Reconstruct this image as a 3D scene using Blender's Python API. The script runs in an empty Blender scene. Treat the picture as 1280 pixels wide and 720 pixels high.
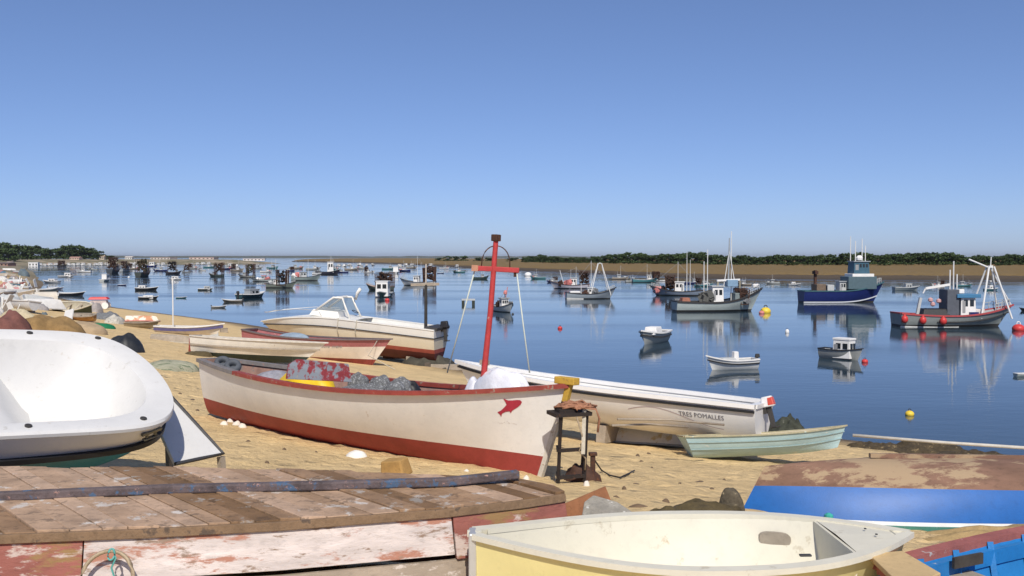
import bpy, bmesh, math, random
import numpy as np
from mathutils import Vector, Matrix, Euler, noise as mnoise
R = math.radians
random.seed(7)
S = bpy.context.scene
COL = S.collection

# ------------------------------------------------------------------ camera, sky, sun, exposure
CAMZ = 6.0; F = 1230.0; HOR = 321.0
PITCH = math.atan((360 - HOR) / F)
cam = bpy.data.cameras.new('camera'); cam_o = bpy.data.objects.new('camera', cam); COL.objects.link(cam_o)
cam.sensor_width = 36; cam.lens = 36 * F / 1280; cam.clip_start = 0.1; cam.clip_end = 40000
cam_o.location = (0, 0, CAMZ); cam_o.rotation_euler = (math.pi / 2 - PITCH, 0, 0)
S.camera = cam_o
SUN_EL, SUN_AZ = R(46), R(174)          # azimuth clockwise from +Y: behind the camera, to the right
W = bpy.data.worlds.new('World'); S.world = W; W.use_nodes = True
nt = W.node_tree; bg = nt.nodes['Background']
sky = nt.nodes.new('ShaderNodeTexSky'); sky.sky_type = 'NISHITA'; sky.sun_disc = False
sky.sun_elevation = SUN_EL; sky.sun_rotation = SUN_AZ
sky.air_density = 0.6; sky.dust_density = 0.5; sky.ozone_density = 10.0; sky.altitude = 0
hsv = nt.nodes.new('ShaderNodeGamma'); hsv.inputs['Gamma'].default_value = 0.8
nt.links.new(sky.outputs[0], hsv.inputs['Color']); hs2 = nt.nodes.new('ShaderNodeHueSaturation'); hs2.inputs['Saturation'].default_value = 1.0; tint = nt.nodes.new('ShaderNodeMix'); tint.data_type = 'RGBA'; tint.blend_type = 'MULTIPLY'; tint.inputs[0].default_value = 1; tint.inputs[7].default_value = (1.08, .985, 1.04, 1); nt.links.new(hsv.outputs[0], tint.inputs[6]); nt.links.new(tint.outputs[2], hs2.inputs['Color']); nt.links.new(hs2.outputs[0], bg.inputs[0])
bg.inputs[1].default_value = 0.146
sl = bpy.data.lights.new('sun', 'SUN'); sl.energy = 3.9; sl.angle = R(0.5); sl.color = (1, 0.94, 0.84)
so = bpy.data.objects.new('sun', sl); COL.objects.link(so); so.location = (30, -30, 60)
sd = Vector((math.sin(SUN_AZ) * math.cos(SUN_EL), math.cos(SUN_AZ) * math.cos(SUN_EL), math.sin(SUN_EL)))
so.rotation_euler = sd.to_track_quat('Z', 'Y').to_euler()
S.view_settings.view_transform = 'Standard'; S.view_settings.look = 'None'
S.view_settings.exposure = 0.14; S.view_settings.gamma = 1
S.render.engine = 'CYCLES'

# ------------------------------------------------------------------ pixel helpers
def ray(px, py):
    u = (px - 640) / F; v = (360 - py) / F
    c, s = math.cos(PITCH), math.sin(PITCH)
    return Vector((u, c + s * v, -s + c * v))
def onz(px, py, z=0.0):
    r = ray(px, py); k = (z - CAMZ) / r.z
    return Vector((r.x * k, r.y * k, z))
def aty(px, py, y):
    r = ray(px, py); k = y / r.y
    return Vector((r.x * k, y, CAMZ + r.z * k))

# ------------------------------------------------------------------ terrain function
LAND = np.array([(70, -60), (60, -6), (38, 12), (22, 24.5), (15.5, 29), (9.7, 33), (4, 42), (-3.5, 55), (-12, 70), (-24, 88), (-46, 115), (-71, 150),
                 (-110, 230), (-190, 390), (-300, 600), (-332, 690), (-300, 760), (-205, 835), (-205, 880), (-420, 1000), (-1500, 1300), (-1500, -60)], float)
PROF_X = [-60, -12, 0, 6, 12, 18, 22, 26, 30, 60, 200]
PROF_Z = [-3, -1.6, 0, .85, 1.6, 2.45, 3.05, 3.58, 3.7, 3.85, 3.9]
def sdist(P):
    P = np.atleast_2d(np.asarray(P, float)); A = LAND; B = np.roll(LAND, -1, axis=0)
    best = np.full(len(P), 1e18); ins = np.zeros(len(P), bool)
    for a, b in zip(A, B):
        ab = b - a; ap = P - a
        k = np.clip((ap @ ab) / (ab @ ab), 0, 1)
        d = ap - k[:, None] * ab
        best = np.minimum(best, (d * d).sum(1))
        cr = ((a[1] > P[:, 1]) != (b[1] > P[:, 1]))
        with np.errstate(divide='ignore', invalid='ignore'):
            xx = (b[0] - a[0]) * (P[:, 1] - a[1]) / (b[1] - a[1]) + a[0]
        ins ^= cr & (P[:, 0] < xx)
    d = np.sqrt(best)
    return np.where(ins, d, -d)
def ground_arr(P):
    d = sdist(P); z = np.interp(d, PROF_X, PROF_Z)
    nz = np.array([mnoise.noise((p[0] * .35, p[1] * .35, 0)) * .05 + mnoise.noise((p[0] * 1.1, p[1] * 1.1, 5)) * .028
                   + mnoise.noise((p[0] * 2.9, p[1] * 2.9, 9)) * .012 if p[1] < 160 else mnoise.noise((p[0] * .03, p[1] * .03, 0)) * .25 for p in P])
    return z + nz * np.clip(d / 3, .15, 1)
def ground(x, y):
    return float(ground_arr(np.array([[x, y]]))[0])
def hit(px, py, dz=0.0):
    r = ray(px, py)
    ks = np.concatenate([np.arange(3, 60, .25), np.arange(60, 1500, 4)]) / r.y
    P = np.stack([r.x * ks, r.y * ks], 1); g = ground_arr(P) + dz; z = CAMZ + r.z * ks
    i = np.nonzero(z <= g)[0]
    if not len(i): return aty(px, py, 900)
    i = i[0]
    if i == 0: k = ks[0]
    else:
        a = z[i - 1] - g[i - 1]; b = g[i] - z[i]; k = ks[i - 1] + (ks[i] - ks[i - 1]) * a / (a + b + 1e-9)
    return Vector((r.x * k, r.y * k, CAMZ + r.z * k))

# ------------------------------------------------------------------ materials
_mats = {}
def mat(col, rough=.55, var=.14, sc=5, bump=.12, bsc=60, chip=None, camt=.4, csc=6, chip2=None, camt2=.35, c2sc=14, metal=0, rnd=0, stretch=(1, 1, 1), alpha=1, trans=0, name=None, spec=.4):
    key = (tuple(col), rough, var, sc, bump, bsc, chip, camt, csc, chip2, camt2, c2sc, metal, rnd, stretch, alpha, trans)
    if key in _mats: return _mats[key]
    m = bpy.data.materials.new(name or 'paint'); m.use_nodes = True
    n = m.node_tree.nodes; l = m.node_tree.links; b = n['Principled BSDF']
    tc = n.new('ShaderNodeTexCoord'); mp = n.new('ShaderNodeMapping'); mp.inputs['Scale'].default_value = stretch
    l.new(tc.outputs['Object'], mp.inputs[0])
    def nz(s, det=6, r=.6):
        t = n.new('ShaderNodeTexNoise'); t.inputs['Scale'].default_value = s; t.inputs['Detail'].default_value = det; t.inputs['Roughness'].default_value = r
        l.new(mp.outputs[0], t.inputs['Vector']); return t.outputs['Fac']
    def ramp(src, a, c):
        t = n.new('ShaderNodeMapRange'); t.inputs[1].default_value = a; t.inputs[2].default_value = c; l.new(src, t.inputs[0]); return t.outputs[0]
    def mix(f, a, c):
        t = n.new('ShaderNodeMix'); t.data_type = 'RGBA'
        if hasattr(f, 'links'): l.new(f, t.inputs[0])
        else: t.inputs[0].default_value = f
        for k, q in ((6, a), (7, c)):
            if hasattr(q, 'links'): l.new(q, t.inputs[k])
            else: t.inputs[k].default_value = (*q, 1)
        return t.outputs[2]
    c3 = np.array(col)
    out = mix(ramp(nz(sc), .3, .7), tuple(c3 * (1 - var)), tuple(np.minimum(c3 * (1 + var * .5), .95)))
    if var > 0: out = mix(ramp(nz(sc * 5.3, 5, .7), .52, .8), out, tuple(c3 * (1 - var * 1.6)))
    if chip: out = mix(ramp(nz(csc, 9, .68), 1 - camt - .02, 1 - camt + .03), out, chip)
    if chip2: out = mix(ramp(nz(c2sc, 8, .7), 1 - camt2 - .02, 1 - camt2 + .04), out, chip2)
    if rnd:
        oi = n.new('ShaderNodeObjectInfo'); h = n.new('ShaderNodeHueSaturation')
        mr = n.new('ShaderNodeMapRange'); mr.inputs[3].default_value = 1 - rnd; mr.inputs[4].default_value = 1 + rnd
        l.new(oi.outputs['Random'], mr.inputs[0]); l.new(mr.outputs[0], h.inputs['Value']); l.new(out, h.inputs['Color'])
        m2 = n.new('ShaderNodeMath'); m2.operation = 'MULTIPLY_ADD'; m2.inputs[1].default_value = -.8 * rnd; m2.inputs[2].default_value = 1 + .4 * rnd
        l.new(oi.outputs['Random'], m2.inputs[0]); l.new(m2.outputs[0], h.inputs['Saturation']); out = h.outputs[0]
    l.new(out, b.inputs['Base Color'])
    b.inputs['Roughness'].default_value = rough; b.inputs['Metallic'].default_value = metal
    b.inputs['Specular IOR Level'].default_value = spec
    if alpha < 1: b.inputs['Alpha'].default_value = alpha
    if trans: b.inputs['Transmission Weight'].default_value = trans
    if bump:
        bp = n.new('ShaderNodeBump'); bp.inputs['Strength'].default_value = bump; bp.inputs['Distance'].default_value = .02
        l.new(nz(bsc, 5, .65), bp.inputs['Height']); l.new(bp.outputs[0], b.inputs['Normal'])
    _mats[key] = m
    return m
WHITE = mat((.80, .78, .74), .45, .10, 3, chip=(.52, .45, .36), camt=.30, csc=5, name='white paint')
GEL = mat((.68, .67, .645), .45, .06, 2.5, .03, name='white gelcoat', spec=.5, chip=(.52, .46, .38), camt=.31, csc=3, chip2=(.54, .52, .48), camt2=.36, c2sc=8)
GELO = mat((.80, .785, .76), .35, .05, 2.5, .03, name='white gelcoat topsides', spec=.5, chip=(.66, .6, .52), camt=.28, csc=3)
GELC = mat((.67, .635, .52), .6, .07, 2.5, .03, name='cream gelcoat', chip=(.46, .36, .22), camt=.31, csc=3, chip2=(.53, .48, .37), camt2=.37, c2sc=7)
YEL = mat((.82, .72, .33), .4, .08, 3, .04, name='yellow gelcoat')
RED = mat((.42, .06, .045), .6, .25, 4, chip=(.5, .34, .28), camt=.33, csc=8, name='red paint')
DRED = mat((.10, .022, .018), .65, .25, 4, name='dark red antifouling')
BOOT = mat((.37, .085, .06), .6, .2, 4, name='red boot stripe')
BLACK = mat((.018, .018, .02), .5, .2, 6, name='black rubber')
DARK = mat((.045, .042, .04), .6, .2, 6, name='dark paint')
RUST = mat((.075, .035, .022), .8, .35, 9, .3, chip=(.16, .06, .025), camt=.4, csc=12, name='rusty iron')
NETB = mat((.05, .026, .018), .95, .4, 6, .6, 20, name='dark brown net')
NETG = mat((.16, .165, .17), .95, .4, 26, .7, 70, chip=(.36, .37, .38), camt=.44, csc=30, name='grey net')
GLASS = mat((.015, .02, .025), .12, 0, 1, 0, name='dark window glass', spec=.6)
GREY = mat((.33, .35, .36), .55, .15, 4, name='grey paint')
LGREY = mat((.48, .49, .48), .55, .15, 4, name='light grey paint')
ALU = mat((.62, .62, .60), .4, .1, 6, .05, metal=.5, name='pale metal')
MASTW = mat((.74, .73, .70), .45, .1, 5, .05, name='white metal')
WOOD = mat((.33, .23, .14), .8, .25, 5, .3, 30, stretch=(.3, 2, 2), name='bare wood')
OLDW = mat((.37, .31, .24), .85, .25, 5, .3, 30, name='grey weathered wood')
ROPE = mat((.55, .50, .40), .9, .2, 20, .3, name='rope')
ORANGE = mat((.62, .22, .07), .6, .2, 5, name='orange paint')
PINK = mat((.62, .22, .20), .6, .2, 5, name='faded red')
BUOYR = mat((.60, .05, .045), .45, .15, 6, name='red plastic')
BUOYY = mat((.80, .58, .06), .45, .15, 6, name='yellow plastic')
BUOYW = mat((.80, .79, .76), .45, .12, 6, name='white plastic')
TEAL = mat((.08, .25, .27), .55, .2, 4, name='teal paint')
NAVY = mat((.014, .025, .13), .4, .18, 3, name='navy paint')
BLUE = mat((.010, .115, .40), .45, .14, 3, .1, chip=(.30, .38, .50), camt=.27, csc=9, name='blue paint')

# ------------------------------------------------------------------ mesh helpers
class MB:
    def __init__(s): s.v = []; s.f = []
    def add(s, vs, fs):
        o = len(s.v); s.v += [tuple(p) for p in vs]; s.f += [tuple(i + o for i in f) for f in fs]; return s
    def box(s, c, d, rot=None, taper=(1, 1)):
        x, y, z = (q / 2 for q in d); vs = []
        for sz in (-1, 1):
            k = taper if sz > 0 else (1, 1)
            for sx, sy in ((-1, -1), (1, -1), (1, 1), (-1, 1)):
                p = Vector((sx * x * k[0], sy * y * k[1], sz * z))
                if rot is not None: p = rot @ p
                vs.append(p + Vector(c))
        return s.add(vs, [(3, 2, 1, 0), (4, 5, 6, 7), (0, 1, 5, 4), (1, 2, 6, 5), (2, 3, 7, 6), (3, 0, 4, 7)])
    def bar(s, a, b, w, h=None):
        a, b = Vector(a), Vector(b); h = h or w; d = b - a
        q = d.to_track_quat('X', 'Z').to_matrix()
        return s.box((a + b) / 2, (d.length, w, h), q)
    def tube(s, pts, r, n=7, closed=False):
        pts = [Vector(p) for p in pts]; m = len(pts); rs = r if isinstance(r, (list, tuple)) else [r] * m
        vs = []; fs = []
        for i, p in enumerate(pts):
            if closed: t = pts[(i + 1) % m] - pts[i - 1]
            else: t = pts[min(i + 1, m - 1)] - pts[max(i - 1, 0)]
            t.normalize()
            up = Vector((0, 0, 1)) if abs(t.z) < .9 else Vector((0, 1, 0))
            a = t.cross(up).normalized(); b = a.cross(t)
            for k in range(n):
                an = 2 * math.pi * k / n
                vs.append(p + (a * math.cos(an) + b * math.sin(an)) * rs[i])
        for i in range(m if closed else m - 1):
            for k in range(n):
                j = (i + 1) % m
                fs.append((i * n + k, i * n + (k + 1) % n, j * n + (k + 1) % n, j * n + k))
        if not closed: fs += [tuple(range(n))[::-1], tuple((m - 1) * n + k for k in range(n))]
        return s.add(vs, fs)
    def lathe(s, prof, c=(0, 0, 0), n=14):
        vs = []; fs = []; m = len(prof)
        for r, z in prof:
            for k in range(n):
                a = 2 * math.pi * k / n; vs.append((c[0] + r * math.cos(a), c[1] + r * math.sin(a), c[2] + z))
        for i in range(m - 1):
            for k in range(n): fs.append((i * n + k, i * n + (k + 1) % n, (i + 1) * n + (k + 1) % n, (i + 1) * n + k))
        fs += [tuple(range(n))[::-1], tuple((m - 1) * n + k for k in range(n))]
        return s.add(vs, fs)
    def build(s, name, m, parent=None, smooth=False, bevel=0):
        me = bpy.data.meshes.new(name); me.from_pydata(s.v, [], s.f); me.update()
        if m: me.materials.append(m)
        if smooth: me.polygons.foreach_set('use_smooth', [True] * len(me.polygons))
        o = bpy.data.objects.new(name, me); COL.objects.link(o); o.parent = parent
        if smooth == 'auto':
            try: me.set_sharp_from_angle(angle=R(38))
            except Exception: pass
        if bevel:
            md = o.modifiers.new('bevel', 'BEVEL'); md.width = bevel; md.segments = 2; md.limit_method = 'ANGLE'; md.angle_limit = R(40)
        return o
def tag(o, label, cat, group=None):
    o['label'] = label; o['category'] = cat
    if group: o['group'] = group
    return o
def kind(o, k): o['kind'] = k; return o
def root(name, loc, hd=0, roll=0, pitch=0, label=None, cat=None, group=None):
    o = bpy.data.objects.new(name, None); COL.objects.link(o); o.empty_display_size = .3
    o.rotation_mode = 'QUATERNION'
    o.location = loc; o.rotation_quaternion = (Matrix.Rotation(R(hd), 3, 'Z') @ Matrix.Rotation(R(-pitch), 3, 'Y') @ Matrix.Rotation(R(roll), 3, 'X')).to_quaternion()
    if label: tag(o, label, cat, group)
    return o
def copy_tree(o, loc, hd, scale=None, label=None, group=None):
    def cp(a, par):
        c = a.copy(); COL.objects.link(c); c.parent = par
        for ch in a.children: cp(ch, c)
        return c
    c = cp(o, None); c.location = loc
    c.rotation_mode = 'XYZ'; c.rotation_euler = (0, 0, R(hd))
    if scale: c.scale = (scale,) * 3 if not isinstance(scale, tuple) else scale
    if label: c['label'] = label
    if group: c['group'] = group
    return c

# ------------------------------------------------------------------ hull
class Hull:
    def __init__(s, L, B, D, tr=.8, tm=.42, pw=2.3, bow=.25, stern=.05, rake=.4, trake=0, n=2.4, nb=1.3, fl=.78, rk=.12, z0=0, rks=0):
        s.__dict__.update(locals())
    def tq(s, q): return 1 - (1 - q) ** 2.4 if s.pw > 6 else q
    def ss(s, t): return max(0., (t - s.tm) / (1 - s.tm))
    def bs(s, t):
        if t <= s.tm: return s.B / 2 * (s.tr + (1 - s.tr) * math.sin(math.pi / 2 * t / s.tm))
        return s.B / 2 * max(0., 1 - s.ss(t) ** s.pw) ** (.5 if s.pw > 6 else 1)
    def zs(s, t):
        q = max(0., (s.tm - t) / s.tm)
        return s.z0 + s.D + s.bow * s.ss(t) ** 2 + s.stern * q * q
    def zk(s, t):
        q = max(0., (s.tm - t) / s.tm)
        return s.z0 + s.rk * s.ss(t) ** 3 + s.rks * q * q
    def v(s, t, z): return min(1., max(0., (z - s.zk(t)) / (s.zs(t) - s.zk(t))))
    def y(s, t, v):
        n = s.n + (s.nb - s.n) * s.ss(t) ** 1.4
        fl = s.fl - .18 * s.ss(t) ** 2
        return s.bs(t) * (fl + (1 - fl) * v) * (1 - (1 - v) ** n) ** (1 / n)
    def pt(s, t, v, side=1, off=0):
        x = -s.L / 2 + t * (s.L - s.rake * (1 - v)) - s.trake * v * (1 - t) ** 2
        if off:
            x = min(max(x, -s.L / 2 + off), s.L / 2 - off)
        return Vector((x, side * max(0., s.y(t, v) - off), s.zk(t) + (s.zs(t) - s.zk(t)) * v))
    def vv(s, t, b): return s.v(t, b[1]) if isinstance(b, tuple) else b
    def skin(s, name, m, parent, v0=0., v1=1., nt=30, nv=8, off=0, transom=True, thi=1.0):
        b = MB(); T = [s.tq(i / nt) * thi for i in range(nt + 1)]
        for side in (1, -1):
            vs = []; fs = []
            for t in T:
                a, c = s.vv(t, v0), s.vv(t, v1); c = max(c, a + 1e-4)
                for j in range(nv + 1):
                    q = j / nv; q = q ** 1.7 if a < .05 else q
                    vs.append(s.pt(t, a + (c - a) * q, side, off))
            for i in range(nt):
                for j in range(nv):
                    k = i * (nv + 1) + j
                    fs.append((k, k + nv + 1, k + nv + 2, k + 1) if side < 0 else (k, k + 1, k + nv + 2, k + nv + 1))
            b.add(vs, fs)
        if transom:
            vs = []; fs = []
            a, c = s.vv(0, v0), s.vv(0, v1); c = max(c, a + 1e-4)
            for j in range(nv + 1):
                q = j / nv; q = q ** 1.7 if a < .05 else q
                for side in (1, -1): vs.append(s.pt(0, a + (c - a) * q, side, off))
            for j in range(nv): fs.append((2 * j, 2 * j + 2, 2 * j + 3, 2 * j + 1))
            b.add(vs, fs)
        if off and thi < 1:
            vs = []; fs = []
            a, c = s.vv(thi, v0), s.vv(thi, v1)
            for j in range(nv + 1):
                for side in (1, -1): vs.append(s.pt(thi, a + (c - a) * j / nv, side, off))
            b.add(vs, [(2 * j, 2 * j + 2, 2 * j + 3, 2 * j + 1) for j in range(nv)])
        return b.build(name, m, parent, smooth='auto')
    def gunwale(s, name, m, parent, wi=.05, wo=.03, h=.05, nt=34, dz=0., v=1.0, transom=True, t0=0., t1=1.):
        b = MB()
        for side in (1, -1):
            vs = []; fs = []
            for i in range(nt + 1):
                t = t0 + (t1 - t0) * s.tq(i / nt); p = s.pt(t, v, side)
                y = abs(p.y); e = s.ss(t) ** 6
                yo = y + wo; yi = max(0., y - wi)
                xo = p.x + wo * e
                z = p.z + dz
                for (yy, zz, xx) in ((yo, z - h, xo), (yo, z, xo), (yi, z, p.x), (yi, z - h, p.x)): vs.append((xx, side * yy, zz))
            for i in range(nt):
                for k in range(4):
                    fs.append((4 * i + k, 4 * i + (k + 1) % 4, 4 * i + 4 + (k + 1) % 4, 4 * i + 4 + k))
            fs += [(0, 1, 2, 3), (4 * nt + 3, 4 * nt + 2, 4 * nt + 1, 4 * nt)]
            b.add(vs, fs)
        if transom and t0 == 0:
            p = s.pt(0, v, 1); y = max(.02, p.y - wi)
            b.box((p.x + (wi - wo) / 2, 0, p.z + dz - h / 2), (wi + wo, 2 * y, h * .98))
        return b.build(name, m, parent)
    def level(s, name, m, parent, z, off=.03, t0=.02, t1=.95, nt=26, th=.0):
        """flat sheet inside the hull at height z (floor) or, with z None, a deck at the sheer"""
        b = MB(); vs = []; fs = []; T = []
        for i in range(nt + 1):
            t = t0 + (t1 - t0) * s.tq(i / nt)
            v = s.v(t, z) if z is not None else 1.0
            if v <= 0.01: continue
            p = s.pt(t, v, 1, off)
            zz = z if z is not None else p.z - th
            vs += [(p.x, p.y, zz), (p.x, 0, zz + (.03 * p.y if z is None else 0)), (p.x, -p.y, zz)]; T.append(t)
        for i in range(len(T) - 1):
            k = 3 * i; fs += [(k, k + 3, k + 4, k + 1), (k + 1, k + 4, k + 5, k + 2)]
        b.add(vs, fs); return b.build(name, m, parent)
    def thwart(s, m, parent, t, w, vf=.7, th=.035, name='thwart', off=.02):
        p = s.pt(t, vf, 1, off); b = MB().box((p.x, 0, p.z), (w, 2 * p.y, th)); return b.build(name, m, parent, bevel=.006)
    def thi(s, off):
        t = 1.0
        while t > .5 and s.bs(t) < off * 1.6: t -= .005
        return t
    def decal(s, name, vs2, fs, m, parent, t0, z0, side, out=.006, flip=1):
        vs = []
        for (a, h) in vs2:
            t = t0 + flip * a / s.L; v = s.v(t, s.zk(t) + z0 + h)
            p = s.pt(t, v, side); e = 1e-3
            dt = s.pt(min(1, t + e), v, side) - s.pt(t - e, v, side); dv = s.pt(t, min(1, v + e), side) - s.pt(t, v - e, side)
            nrm = dt.cross(dv).normalized()
            if nrm.y * side < 0: nrm = -nrm
            vs.append(p + nrm * out)
        return MB().add(vs, fs).build(name, m, parent)
def text_geo(txt, size):
    cu = bpy.data.curves.new('t', 'FONT'); cu.body = txt; cu.size = size; cu.resolution_u = 2
    o = bpy.data.objects.new('t', cu); COL.objects.link(o)
    dg = bpy.context.evaluated_depsgraph_get(); me = bpy.data.meshes.new_from_object(o.evaluated_get(dg))
    vs = [(v.co.x, v.co.y) for v in me.vertices]; fs = [tuple(p.vertices) for p in me.polygons]
    bpy.data.objects.remove(o); bpy.data.meshes.remove(me); bpy.data.curves.remove(cu)
    return vs, fs
def worn_row(n, w, h, gaps, seed):
    rg_ = random.Random(seed); vs = []; fs = []; x = 0
    for i in range(n):
        if i in gaps: x += w; continue
        for (a0, b0, a1, b1) in ((0, 0, .25, 1), (.25, rg_.choice((0, .4, .8)), .8, rg_.choice((.2, .6, 1))), (.6, rg_.uniform(0, .4), .8, 1)):
            b1 = b1 if b1 > b0 + .15 else b0 + .18; k = len(vs)
            vs += [(x + a0 * w, b0 * h), (x + a1 * w, b0 * h), (x + a1 * w, b1 * h), (x + a0 * w, b1 * h)]; fs.append((k, k + 1, k + 2, k + 3))
        x += w * 1.1
    return vs, fs
def ear(poly):
    import mathutils.geometry as g
    tris = g.tessellate_polygon([[Vector((a, b, 0)) for a, b in poly]])
    return [tuple(t) for t in tris]

def open_boat(r, H, m_out, m_in, m_rail, bottom=None, bz=None, th=.03, floor=.15, thwarts=(.3, .62), m_thw=None, rail=(.05, .03, .05), stripe=None, m_floor=None, nt=30, ribs=0, vf=.72, inner=True):
    if bottom: H.skin('bottom', bottom, r, 0., ('z', bz), nt=nt, nv=6); H.skin('hull', m_out, r, ('z', bz), 1., nt=nt, nv=6)
    else: H.skin('hull', m_out, r, 0., 1., nt=nt, nv=10)
    if inner:
        ti = H.thi(th + .01); H.skin('inner_lining', m_in, r, ('z', H.z0 + floor), .995, nt=nt, nv=5, off=th, thi=ti)
        H.level('floor', m_floor or m_in, r, H.z0 + floor, th + .002, .01, ti)
    H.gunwale('gunwale', m_rail, r, *rail, nt=nt)
    if stripe: H.gunwale('rubbing_strake', stripe[0], r, .0, stripe[2], stripe[3], nt=nt, v=stripe[1], transom=False)
    for t in thwarts: H.thwart(m_thw or m_in, r, t, .22 * max(.5, min(1, H.B / 1.5)), vf, off=th)
    if ribs:
        for i in range(ribs):
            t = .08 + .8 * i / (ribs - 1)
            for side in (1, -1):
                b = MB(); pts = [H.pt(t, v, side, th + .015) for v in (.18, .35, .6, .97)]
                b.tube(pts, .026, 4); b.build('rib', m_in, r)
def outboard(r, H, cowl, m2=None, s=1.0, tilt=0):
    p = H.pt(0, 1, 0.0); o = Vector((p.x - .12 * s, 0, p.z - (.12 if tilt == 18 else 0)))
    e = bpy.data.objects.new('outboard_motor', None); COL.objects.link(e); e.parent = r; e.location = o; e.rotation_euler = (0, R(tilt), 0)
    MB().box((-.05 * s, 0, .22 * s), (.42 * s, .30 * s, .34 * s), taper=(.8, .75)).build('cowl', cowl, e, bevel=.04 * s, smooth='auto')
    if m2: MB().box((-.16 * s, 0, .22 * s), (.21 * s, .31 * s, .26 * s), taper=(.8, .8)).build('cowl_band', m2, e, bevel=.03 * s)
    MB().box((-.05 * s, 0, -.28 * s), (.16 * s, .09 * s, .68 * s)).box((-.1 * s, 0, -.62 * s), (.34 * s, .05 * s, .05 * s)).build('leg', DARK, e, bevel=.015 * s)
    MB().box((.08 * s, 0, -.02 * s), (.1 * s, .22 * s, .26 * s)).build('bracket', DARK, e)

def lump(name, loc, w, d, h, m, label, cat, seed=0, hd=0, group=None, rough=.25, sink=.04, n=22, ex=1.0, freq=1.6, flat=1.0):
    b = MB(); nr = 9; vs = []; fs = []
    sx = seed * 7.31
    for i in range(nr + 1):
        q = i / nr
        for k in range(n):
            a = 2 * math.pi * k / n
            dx, dy = math.cos(a), math.sin(a)
            rr = 1 + rough * mnoise.noise((dx * freq * .8 + sx, dy * freq * .8, 3.1 + seed))
            z = h * max(0, (1 - q ** (2 * ex))) ** (.6 * flat) * (1 + rough * 1.1 * mnoise.noise((dx * q * freq * 1.0 + sx, dy * q * freq * 1.0, seed * 1.7))) + rough * h * .16 * mnoise.noise((dx * q * 4 + sx, dy * q * 4, 1)) * (q < .95)
            vs.append((w / 2 * q * dx * rr, d / 2 * q * dy * rr, max(z, -.02) - sink))
        if i:
            for k in range(n): fs.append(((i - 1) * n + k, i * n + k, i * n + (k + 1) % n, (i - 1) * n + (k + 1) % n))
    vs += [(p[0], p[1], p[2] - .2) for p in vs[nr * n:]]
    for k in range(n): fs.append((nr * n + k, (nr + 1) * n + k, (nr + 1) * n + (k + 1) % n, nr * n + (k + 1) % n))
    b.add(vs, fs); o = b.build(name, m, None, smooth=True)
    o.location = loc; o.rotation_euler = (0, 0, R(hd)); return tag(o, label, cat, group)

# ------------------------------------------------------------------ the setting
def ground_mat(name, dry, wet, bumps, rough=.9):
    m = bpy.data.materials.new(name); m.use_nodes = True; n = m.node_tree.nodes; l = m.node_tree.links; b = n['Principled BSDF']
    geo = n.new('ShaderNodeNewGeometry'); sep = n.new('ShaderNodeSeparateXYZ'); l.new(geo.outputs['Position'], sep.inputs[0])
    def nz(s, det=5, r=.6):
        t = n.new('ShaderNodeTexNoise'); t.inputs['Scale'].default_value = s; t.inputs['Detail'].default_value = det; t.inputs['Roughness'].default_value = r
        l.new(geo.outputs['Position'], t.inputs['Vector']); return t.outputs['Fac']
    def mr(src, a, c, lo=0., hi=1.):
        t = n.new('ShaderNodeMapRange'); l.new(src, t.inputs[0])
        for i, q in enumerate((a, c, lo, hi)): t.inputs[i + 1].default_value = q
        return t.outputs[0]
    def mx(f, a, c):
        t = n.new('ShaderNodeMix'); t.data_type = 'RGBA'; l.new(f, t.inputs[0])
        for k, q in ((6, a), (7, c)):
            if hasattr(q, 'links'): l.new(q, t.inputs[k])
            else: t.inputs[k].default_value = (*q, 1)
        return t.outputs[2]
    d = np.array(dry)
    c = mx(mr(nz(.9), .35, .7), tuple(d * .84), tuple(d * 1.07))
    c = mx(mr(nz(2.6, 6, .7), .5, .72), c, tuple(d * .8))
    c = mx(mr(nz(9, 6, .7), .55, .75), c, tuple(d * .74))
    c = mx(mr(nz(34, 3, .6), .66, .74), c, tuple(d * .45))
    ad = n.new('ShaderNodeMath'); ad.operation = 'MULTIPLY_ADD'; ad.inputs[1].default_value = .5; l.new(nz(.6), ad.inputs[0]); l.new(sep.outputs[2], ad.inputs[2])
    c = mx(mr(ad.outputs[0], .45, .95), wet, c)
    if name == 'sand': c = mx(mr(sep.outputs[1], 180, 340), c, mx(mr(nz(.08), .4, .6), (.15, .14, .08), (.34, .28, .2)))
    l.new(c, b.inputs['Base Color']); b.inputs['Roughness'].default_value = rough; b.inputs['Specular IOR Level'].default_value = .2
    prev = None
    for s, st, dist in bumps:
        bp = n.new('ShaderNodeBump'); bp.inputs['Strength'].default_value = st; bp.inputs['Distance'].default_value = dist
        l.new(nz(s, 6, .65), bp.inputs['Height'])
        if prev: l.new(prev, bp.inputs['Normal'])
        prev = bp.outputs[0]
    if name == 'sand':
        vo = n.new('ShaderNodeTexVoronoi'); vo.inputs['Scale'].default_value = 2.1; vo.feature = 'SMOOTH_F1'; vo.inputs['Smoothness'].default_value = .4; l.new(geo.outputs['Position'], vo.inputs['Vector'])
        bp = n.new('ShaderNodeBump'); bp.inputs['Strength'].default_value = .55; bp.inputs['Distance'].default_value = .10; l.new(mr(vo.outputs['Distance'], .08, .34), bp.inputs['Height']); l.new(prev, bp.inputs['Normal']); prev = bp.outputs[0]
    if prev: l.new(prev, b.inputs['Normal'])
    return m
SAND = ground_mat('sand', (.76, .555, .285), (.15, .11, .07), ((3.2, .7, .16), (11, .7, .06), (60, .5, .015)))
def axis(lo, hi, f0, f1, step, g):
    a = list(np.arange(f0, f1, step)); x = f1; s = step
    while x < hi: a.append(x); s *= g; x += s
    a.append(hi); x = f0; s = step; pre = []
    while x > lo: s *= g; x -= s; pre.append(max(x, lo))
    return np.array(sorted(set(pre + a)))
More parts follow.
